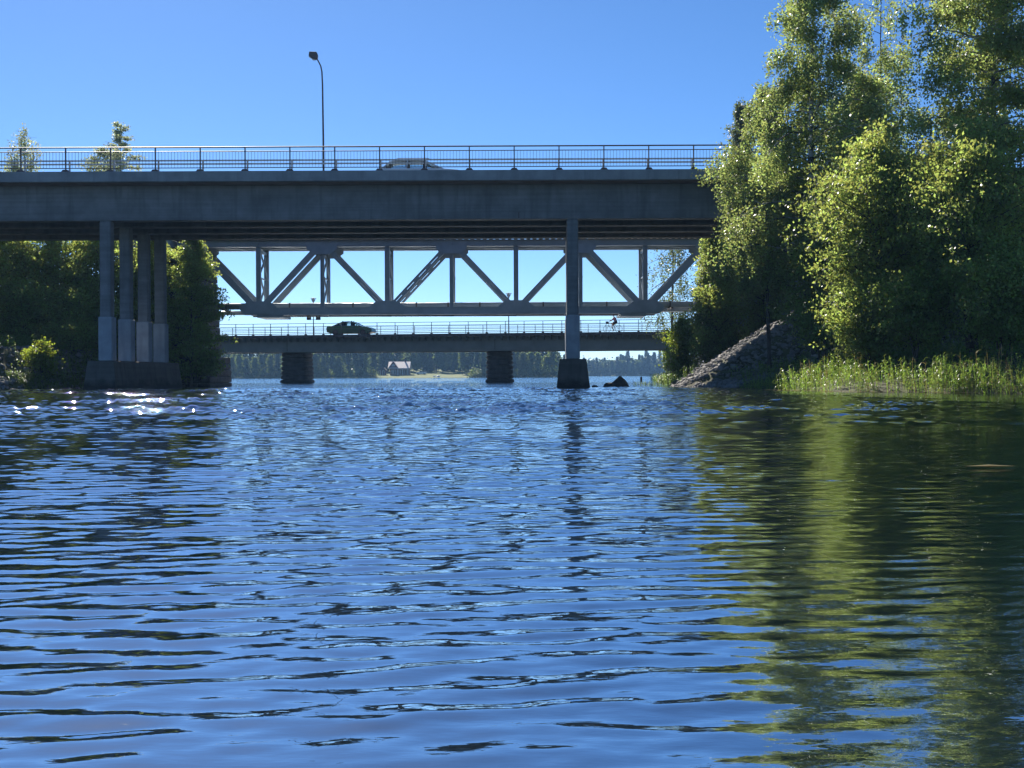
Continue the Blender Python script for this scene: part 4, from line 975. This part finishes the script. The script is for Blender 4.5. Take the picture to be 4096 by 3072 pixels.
# ------------------------------------------------------------------ rocks and rubble
def ico():
    g = (1 + 5 ** .5) / 2
    v = np.array([(-1, g, 0), (1, g, 0), (-1, -g, 0), (1, -g, 0), (0, -1, g), (0, 1, g), (0, -1, -g), (0, 1, -g), (g, 0, -1), (g, 0, 1), (-g, 0, -1), (-g, 0, 1)], float)
    f = np.array([(0, 11, 5), (0, 5, 1), (0, 1, 7), (0, 7, 10), (0, 10, 11), (1, 5, 9), (5, 11, 4), (11, 10, 2), (10, 7, 6), (7, 1, 8), (3, 9, 4), (3, 4, 2), (3, 2, 6), (3, 6, 8), (3, 8, 9), (4, 9, 5), (2, 4, 11), (6, 2, 10), (8, 6, 7), (9, 8, 1)])
    return v / np.linalg.norm(v[0]), f
IV, IF = ico()
def stones(name, pts, smin, smax, m, seed, kind='stuff', label=None, cat=None):
    r = np.random.default_rng(seed); Vs = []; Fs = []
    for i, (x, y, z) in enumerate(pts):
        s = smin + (smax - smin) * r.random() ** 3
        v = IV * (1 + r.uniform(-.28, .28, (12, 1))) * np.array([s, s * r.uniform(.6, 1), s * r.uniform(.35, .7)])
        a = r.uniform(0, 6.3); c_, s_ = math.cos(a), math.sin(a)
        tl = r.uniform(-.5, .5); v = v @ np.array([[c_, s_, 0], [-s_, c_, 0], [0, 0, 1]]) @ np.array([[math.cos(tl), 0, -math.sin(tl)], [0, 1, 0], [math.sin(tl), 0, math.cos(tl)]])
        Vs.append(v + np.array([x, y, z + s * .12])); Fs.append(IF + 12 * i)
    o = np_mesh(name, np.concatenate(Vs), np.concatenate(Fs), m)
    return tag(o, label, cat, None, kind)
r = np.random.default_rng(77); pts = []
while len(pts) < 11000:
    y = r.uniform(53, 76); x = float(np.interp(y, SR[:, 0], SR[:, 1])) + r.uniform(-.3, 10)
    z = gz(x, y)
    if z < 7 and z > -.2: pts.append((x, y, z))
stones('rubble', pts, .05, .22, M['rubble'], 5, label='grey crushed stone slope under the right end of the road bridge', cat='rubble')
pts = []
while len(pts) < 2600:
    y = r.uniform(60, 75); x = float(np.interp(y, SL[:, 0], SL[:, 1])) - r.uniform(-.2, 8)
    z = gz(x, y)
    if -.2 < z < 7: pts.append((x, y, z))
stones('rubble', pts, .07, .24, M['rubble'], 6, label='grey crushed stone slope at the left edge under the road bridge', cat='rubble')
def rock(name, label, loc, prof, seed, m, rings=7, n=16):
    """boulder: stacked irregular rings; prof = (z, cx, rx, ry)"""
    rr = random.Random(seed); b = MB()
    for (z, cx, rx_, ry_) in prof:
        for q in range(n):
            a = 2 * PI * q / n; k = 1 + rr.uniform(-.1, .1)
            b.v.append((cx + rx_ * k * math.cos(a), ry_ * k * math.sin(a), z + rr.uniform(-.03, .03)))
    for i in range(len(prof) - 1):
        for q in range(n): b.f.append((i * n + q, i * n + (q + 1) % n, (i + 1) * n + (q + 1) % n, (i + 1) * n + q))
    b.f.append(tuple((len(prof) - 1) * n + q for q in range(n)))
    o = b.build(name, m); o.location = loc
    return tag(o, label, 'rock')
S64 = 64 / F
rock('rock', 'dark pointed boulder standing in the water right of the middle bridge column', ((2470 - 2048) * S64, 64, 0), [(-.5, .0, .68, .5), (0, 0, .62, .45), (.12, .02, .56, .4), (.20, .10, .40, .30), (.32, .12, .29, .23), (.44, .13, .17, .15), (.52, .14, .07, .07), (.55, .14, .02, .02)], 3, M['stone_wet'])
rock('rock', 'flat low dark rock touching the left foot of the pointed boulder', ((2432 - 2048) * S64, 63.6, 0), [(-.3, 0, .34, .25), (.0, 0, .30, .22), (.12, .02, .25, .18), (.19, .05, .16, .12), (.21, .06, .05, .05)], 4, M['stone_wet'])
rock('rock', 'tiny dark rock at the waterline touching the middle pier base', ((2374 - 2048) * S64, 63.0, 0), [(-.2, 0, .2, .15), (0, 0, .17, .12), (.06, .0, .13, .09), (.085, 0, .05, .04)], 5, M['stone_wet'])
b = MB(); b.lathe([(.11, -.6), (.10, .0), (.095, .42), (.07, .46)], n=10); o = b.build('wooden_post', M['timber']); o.location = (at(2565, 112), 112, 0); tag(o, 'short dark wooden post sticking out of the water near the right shore', 'post')

# ------------------------------------------------------------------ reeds and floating leaves
def reeds(name, label, pts, hmin, hmax, seed, m='reed', wid=.028, blades=6, cat='reeds'):
    r = random.Random(seed); V = []; Fq = []
    for (x, y, z) in pts:
        h = r.uniform(hmin, hmax) * (1 if name != 'reeds' else .62 + .75 * float(vnoise(x, y, .9, 31))); lx_, ly_ = r.gauss(0, .10) * h - .05, r.gauss(0, .10) * h
        tip = (x + lx_, y + ly_, z + h); n0 = len(V)
        V += [(x - .006, y, z), (x + .006, y, z), (tip[0] + .003, tip[1], tip[2]), (tip[0] - .003, tip[1], tip[2])]; Fq.append((n0, n0 + 1, n0 + 2, n0 + 3))
        for k in range(blades):
            f = .25 + .75 * (k + r.random()) / blades
            bx_, by_, bz_ = x + lx_ * f, y + ly_ * f, z + h * f
            a = r.uniform(0, 2 * PI); L = h * r.uniform(.28, .48) * (1.15 - .3 * f); cx, cy = math.cos(a), math.sin(a) * .8
            px, py = -math.sin(a), math.cos(a); w0 = wid * r.uniform(.6, 1.15)
            prev = None; rise = r.uniform(.45, 1.0)
            for q in range(5):
                s = q / 4; rr_ = L * s * .8; zz = bz_ + L * (rise * s - .95 * s * s * r.uniform(.8, 1.1)) ; w_ = w0 * (1 - s ** 1.5) * .5 + .001
                qx, qy = bx_ + cx * rr_, by_ + cy * rr_
                V += [(qx - px * w_, qy - py * w_, zz), (qx + px * w_, qy + py * w_, zz + .004)]
                if q: a0 = len(V) - 4; Fq.append((a0, a0 + 1, a0 + 3, a0 + 2))
    o = np_mesh(name, np.array(V), np.array(Fq), M[m])
    return tag(o, label, cat, None, 'stuff')
r = random.Random(5); pts = []
def sx(y): return float(np.interp(y, SR[:, 0], SR[:, 1]))
while len(pts) < 1050:
    y = r.uniform(31, 46.5); x = sx(y) + r.uniform(-.6, 1.4)
    if y > 39 and (r.random() < .45 or math.sin(y * 4.1) > .55): continue
    pts.append((x, y, max(-.05, gz(x, y) - .05)))
reeds('reeds', 'bed of tall bright green reeds along the right bank', pts, .3, .95, 6, wid=.036, blades=7)
reeds('dead_reeds', 'pale dead stems standing among the green reeds', [(x + .05, y, z) for x, y, z in pts[::7]], .5, 1.15, 16, m='dry', blades=2)
pts = []
while len(pts) < 260:
    y = r.uniform(45, 52); x = sx(y) + r.uniform(-.3, .6); pts.append((x, y, max(-.05, gz(x, y) - .05)))
reeds('sedge', 'thin low green sedge at the foot of the stone slope', pts, .15, .5, 8)
pts = []
while len(pts) < 900:
    y = r.uniform(66, 118); x = sx(y) + r.uniform(-1.0, 1.2); pts.append((x, y, max(-.05, gz(x, y) - .05)))
reeds('grass', 'light green waterside grass on the point beyond the road bridge', pts, .3, .8, 9, wid=.05, cat='grass')
pts = [(at(r.uniform(2535, 2640), d), d, -.03) for d in [r.uniform(66, 80) for _ in range(70)]]
reeds('water_plants', 'scattered thin water plants between the boulder and the right shore', pts, .08, .32, 10, cat='water plants')
pts = []
while len(pts) < 500:
    y = r.uniform(63.5, 67.5); x = float(np.interp(y, SL[:, 0], SL[:, 1])) + r.uniform(-.9, .3); pts.append((x, y, max(-.05, gz(x, y) - .05)))
reeds('grass', 'yellow green grass at the waterline of the left bank', pts, .2, .55, 13, wid=.04, cat='grass')
# undergrowth ferns / grass on the right bank behind the reeds
pts = []
while len(pts) < 2500:
    y = r.uniform(38, 58); x = sx(y) + r.uniform(.8, 12); pts.append((x, y, gz(x, y) - .05))
reeds('undergrowth', 'green undergrowth on the ground below the right bank trees', pts, .25, .8, 14, wid=.06, cat='undergrowth')
pts = []
while len(pts) < 1300:
    y = r.uniform(63, 76); x = float(np.interp(y, SL[:, 0], SL[:, 1])) - r.uniform(.2, 9)
    if x < -25.6 and y < 68 and r.random() < .8: continue
    pts.append((x, y, gz(x, y) - .05))
reeds('undergrowth', 'green undergrowth on the left bank below the thicket', pts, .3, .9, 15, wid=.07, cat='undergrowth')
V = []; Fq = []
for _ in range(420):
    y = r.uniform(37, 54); x = sx(y) - abs(r.gauss(0, .35)) - .15; s = r.uniform(.04, .10); n0 = len(V); a0 = r.uniform(0, 6)
    V += [(x + s * 1.5 * math.cos(a0 + q * PI / 2), y + s * math.sin(a0 + q * PI / 2), .022 + .008 * (q == 2) + r.uniform(0, .006)) for q in range(4)]; Fq.append((n0, n0 + 1, n0 + 2, n0 + 3))
o = np_mesh('floating_leaves', np.array(V), np.array(Fq), M['dry']); tag(o, 'yellow floating leaves along the water edge of the right bank', 'floating leaves', None, 'stuff')
# long thin reed blade drifting in the calm water on the right
b = MB(); p = P(3955, 1873, 7.8); zw = .012
b.poly([(p.x - .16, 7.80, zw), (p.x, 7.765, zw + .006), (p.x + .17, 7.79, zw), (p.x, 7.80, zw + .010), (p.x, 7.78, zw - .004)], [(0, 1, 3), (1, 2, 3), (0, 4, 1), (1, 4, 2)])
o = b.build('reed_blade', M['dry']); tag(o, 'single thin straw floating on the calm green water at right', 'straw')

# ------------------------------------------------------------------ far shore
def far_z(x, y): return float(far_fn(np.array([x]), np.array([y]))[0])
protos = {}
def proto(kind, seed):
    loc = (0, 0, 0)
    if kind == 'pine': t = tree('pine_tree', '', 'tree', loc, 15, 4.5, 2.6, p_col, 'leaf_far', 2600, .62, seed, nlimb=24, trunk_r=.16, clump=1.1, twig=.42)
    elif kind == 'spruce': t = tree('spruce_tree', '', 'tree', loc, 17, 1.0, 2.4, p_cone, 'leaf_spruce', 2800, .55, seed, nlimb=60, trunk_r=.16, clump=.7, twig=.3, rise=-.1)
    else: t = tree('birch_tree', '', 'tree', loc, 13, 1.6, 3.0, p_round, 'leaf_far', 2800, .60, seed, nlimb=30, trunk_r=.14, clump=1.2, twig=.42)
    return t
PR = [('pine', proto('pine', 101)), ('spruce', proto('spruce', 102)), ('birch', proto('birch', 103)), ('spruce', proto('spruce', 104)), ('birch', proto('birch', 105)), ('birch', proto('birch', 106))]
KIND = {'pine': 'pine', 'spruce': 'dark pointed spruce', 'birch': 'rounded leafy birch'}
KINDS = {'pine': 'pines', 'spruce': 'spruces', 'birch': 'birches'}
ZN = [('on the far shore left of the left dark stone pier', 1105), ('on the far shore between the left stone pier and the villa', 1480), ('in the wood behind the pink roofed villa', 1830), ('on the far shore between the lawn and the right stone pier', 1950), ('on the far shore right of the right stone pier', 2233), ]
ZF = [('on the hazy distant shore, near the middle bridge column', 2420), ('on the hazy distant shore, above the pointed boulder', 2540), ('on the hazy distant shore, at the right bank', 9999)]
used = set(); rr = random.Random(9)
def plant(ip, x, y, sc, table, sxy=.85):
    px_ = x / y * F + 2048; zone = next(i for i, q in enumerate(table) if px_ < q[1] or i == len(table) - 1)
    k, p = PR[ip]; z = far_z(x, y) - .3
    s = (sc * sxy * rr.uniform(.9, 1.2), sc * sxy * rr.uniform(.9, 1.2), sc)
    if ip not in used:
        used.add(ip); t = p; t.location = (x, y, z); t.scale = s
    else: t = copy_tree(p, (x, y, z), rr.uniform(0, 6.28), s)
    t['label'] = '%s %s' % (KIND[k], table[zone][0]); t['group'] = '%s %s' % (KINDS[k], table[zone][0]); t['category'] = 'tree'
HX0, HX1 = at(1480, 490), at(1790, 490)
for i in range(150):
    px = 800 + (2330 - 800) * (i + rr.random()) / 150; row = i % 3
    house_zone = 1470 < px < 1830
    x = at(px, 500); ys = FAR_SH(x); d = (rr.uniform(3, 9), rr.uniform(12, 24), rr.uniform(28, 50))[row]
    if house_zone: d = rr.uniform(34, 60)
    elif 1830 <= px < 1900 and row == 0: d = 20
    y = ys + d; x = at(px, y)
    ip = rr.choices(range(6), weights=(3, 5, 3, 5, 3, 3))[0]
    plant(ip, x, y, rr.uniform(.70, .88) * (1.0 if row else .85), ZN)
for i in range(100):
    px = 2230 + (2760 - 2230) * (i + rr.random()) / 100; d = (rr.uniform(4, 12), rr.uniform(25, 60))[i % 2]
    x = at(px, 960); y = FAR_SH(x) + d; x = at(px, y)
    ip = rr.choices(range(6), weights=(3, 5, 2, 5, 2, 2))[0]
    hgt = np.interp(px, [2230, 2330, 2460, 2500, 2600, 2700], [.62, .78, .80, .95, .92, .95])
    plant(ip, x, y, float(hgt) * rr.uniform(.78, 1.0) * (1.18 if PR[ip][0] == 'spruce' and px > 2440 and rr.random() < .4 else 1), ZF, 1.05)
# shoreline thickets (cannot be counted)
def thicket(name, label, spans, seed, h, m='leaf_far', leaf=.55, dens=10):
    r = np.random.default_rng(seed); C = []
    for (p0, p1, dd) in spans:
        for px in np.arange(p0, p1, 2.2):
            x = at(px, 500 if px < 2230 else 960); y = FAR_SH(x) + dd + r.uniform(-1.5, 2.5); x = at(px, y); z = far_z(x, y)
            hh = h * r.uniform(.4, 1.15); q = r.normal(0, 1, (dens * 3, 3)) * np.array([.9, .8, .33 * hh]); C.append(q + np.array([x, y, z + hh * .5]))
    C = np.concatenate(C); V, Fq = leaf_quads(C, leaf * r.uniform(.6, 1.4, len(C)), r)
    o = np_mesh(name, V, Fq, M[m]); tag(o, label, 'bushes', None, 'stuff')
thicket('shore_bushes', 'low green bushes along the waterline of the far wooded shore', [(800, 1500, 1.5), (1880, 2240, 1.5)], 3, 3.2, dens=14)
thicket('shore_bushes', 'pale low bushes along the waterline of the most distant shore', [(2235, 2480, 2.0), (2480, 2770, 3)], 4, 4.0, leaf=.9, dens=10)
thicket('forest_understorey', 'dark mass of wood filling the gaps between the far shore trees', [(790, 1480, 54), (1480, 1840, 75), (1840, 2330, 54)], 5, 8, m='leaf_spruce', leaf=1.0, dens=16)
thicket('forest_understorey', 'bluish mass of wood filling the gaps between the most distant trees', [(2210, 2790, 70)], 6, 8, m='leaf_spruce', leaf=1.6, dens=22)
# house
M['red_wall'] = mat('red_wall', (.16, .06, .05), .8, var=.15, scale=2)
M['house_wall'] = mat('house_wall', (.24, .15, .12), .8, var=.1)
M['wall_grey'] = mat('wall_grey', (.33, .34, .36), .8, var=.1)
M['roof'] = mat('roof', (.50, .42, .39), .55, var=.08, scale=1.5)
M['trim'] = mat('trim', (.72, .70, .68), .6, var=.05)
hx, hy = at(1600, 493), 493.0; hz = far_z(hx, hy)
house = thing('house', (hx, hy, hz), 0, 'two storey villa with a pinkish roof and dark gable, on the lawn across the lake', 'house')
u = 493 / F     # metres per photo pixel at the house
def HX(p): return (p - 1600) * u
zb_ = 0.0
H1, H2 = 2.6, 5.1
b = MB(); b.bx(HX(1560), HX(1636), 0, 7.5, -1, H1); b.build('wall', M['house_wall'], house)
b = MB(); b.prism([(HX(1558), H1 + .01), (HX(1590), H1 + .01), (HX(1590), H1 + .8), (HX(1574), H1 + 3.0), (HX(1558), H1 + .8)], -.4, 4.0); g_ = b.build('gable', M['red_wall'], house)
b = MB()   # main roof, ridge along x
b.poly([(HX(1552), -.9, H1 + .3), (HX(1640), -.9, H1 + .3), (HX(1640), 3.6, H2 + .45), (HX(1552), 3.6, H2 + .45), (HX(1552), 8.2, H1 + .3), (HX(1640), 8.2, H1 + .3),
        (HX(1552), -.9, H1 + .1), (HX(1640), -.9, H1 + .1), (HX(1552), 8.2, H1 + .1), (HX(1640), 8.2, H1 + .1)], [(0, 1, 2, 3), (3, 2, 5, 4), (6, 8, 9, 7), (0, 6, 7, 1), (4, 5, 9, 8), (0, 3, 4, 8, 6), (1, 7, 9, 5, 2)])
rf = b.build('roof', M['roof'], house)
b = MB(); gx = HX(1574)
for s_ in (-1, 1): b.poly([(gx, -.9, H1 + 3.15), (gx + s_ * 1.95, -.9, H1 + .55), (gx + s_ * 1.95, 3.2, H1 + .55), (gx, 3.2, H1 + 3.15), (gx, -.9, H1 + 3.0), (gx + s_ * 1.95, -.9, H1 + .4), (gx + s_ * 1.95, 3.2, H1 + .4), (gx, 3.2, H1 + 3.0)], [(0, 1, 2, 3), (4, 7, 6, 5), (0, 4, 5, 1), (1, 5, 6, 2), (2, 6, 7, 3)])
b.build('gable_roof', M['roof'], house)
b = MB(); b.bx(HX(1617), HX(1621), 3.0, 3.8, H2 - .6, H2 + 1.3); b.build('chimney', M['red_wall'], rf)
b = MB(); b.bx(HX(1592), HX(1634), -1.6, 0, H1 - .12, H1 + .02); b.build('porch_roof', M['trim'], house)
for px_ in (1593, 1612, 1633):
    b = MB(); b.box((HX(px_), -1.5, H1 / 2 - .2), (.16, .16, H1)); b.build('porch_post', M['trim'], house)
b = MB(); b.prism([(HX(1567), H1 + .95), (HX(1581), H1 + .95), (HX(1581), H1 + 1.5), (HX(1574), H1 + 2.1), (HX(1567), H1 + 1.5)], -.46, -.42); b.build('window', M['wall_grey'], house)
for a, c in ((1565, 1571), (1576, 1583), (1602, 1609), (1618, 1628)):
    b = MB(); b.bx(HX(a), HX(c), -.05, .02, .7, 2.0); w_ = b.build('window', M['glass_dark'], house)
    b = MB()
    for e in (HX(a), HX(c)): b.bx(e - .06, e + .06, -.09, .0, .62, 2.08)
    b.build('frame', M['trim'], w_)
sx_, sy_ = at(1527, 496), 496.0
shed = thing('cottage', (sx_, sy_, far_z(sx_, sy_)), 0, 'low dark red cottage with a light door frame, left of the pink roofed villa', 'cottage')
b = MB(); b.bx(-1.6, 1.5, 0, 4, -1, 2.0); b.build('wall', M['red_wall'], shed)
b = MB(); b.prism([(-2.0, 1.95), (1.9, 1.95), (.9, 3.1), (-1.1, 3.1)], -.5, 4.5); b.build('roof', M['bark'], shed)
for e in (-1.2, .2):
    b = MB(); b.bx(e, e + .16, -.06, 0, 0, 1.8); b.bx(e + .7, e + .86, -.06, 0, 0, 1.8); b.bx(e, e + .86, -.06, 0, 1.81, 1.95); b.build('window_frame', M['trim'], shed)
bx_, by_ = at(966, 488), 487.0
boat = thing('boathouse', (bx_, FAR_SH(bx_) + 3, .3), .2, 'small weathered shed at the water just right of the left stone abutment', 'shed')
b = MB(); b.bx(-1.7, 1.7, 0, 3, -.6, 1.5); b.build('wall', M['rubble'], boat)
b = MB(); b.prism([(-2.0, 1.45), (2.0, 1.45), (0, 2.5)], -.3, 3.3); b.build('roof', M['red_wall'], boat)
# pale boulders on the far shore
for k, (px_, s_, lb) in enumerate(((1742, .55, 'left of two white boulders on the far shore, right of the lawn'), (1757, .7, 'right of two white boulders on the far shore, right of the lawn'))):
    x_ = at(px_, 485); y_ = FAR_SH(x_) + 2
    o = rock('boulder', lb, (x_, y_, .2), [(-.4, 0, s_ * 1.3, s_), (0, 0, s_ * 1.25, s_), (s_ * .5, 0, s_, s_ * .8), (s_ * .85, 0, s_ * .5, s_ * .4), (s_ * .95, 0, .1, .1)], 20 + k, M['trim'])
vx = at(1686, 496); fc = car('parked_car', 'white car parked at the end of the lawn across the lake', (vx, 496, far_z(vx, 496) + .05), 2.9, 4.4, 1.6, suv_lo, suv_up, M['paint_white'], (-1.35, 1.35))

# ------------------------------------------------------------------ haze
hz_ = MB(); hz_.bx(-1700, 1700, -60, 1390, -3.2, 34)
hm = bpy.data.materials.new('haze'); hm.use_nodes = True; t = hm.node_tree; t.nodes.clear()
o_ = t.nodes.new('ShaderNodeOutputMaterial'); pv = t.nodes.new('ShaderNodeVolumePrincipled')
pv.inputs['Color'].default_value = (.30, .58, 1.0, 1); pv.inputs['Density'].default_value = HAZE if 'HAZE' in globals() else .00019
pv.inputs['Anisotropy'].default_value = .3
t.links.new(pv.outputs[0], o_.inputs['Volume'])
h_ = hz_.build('haze', hm); tag(h_, kind='stuff')
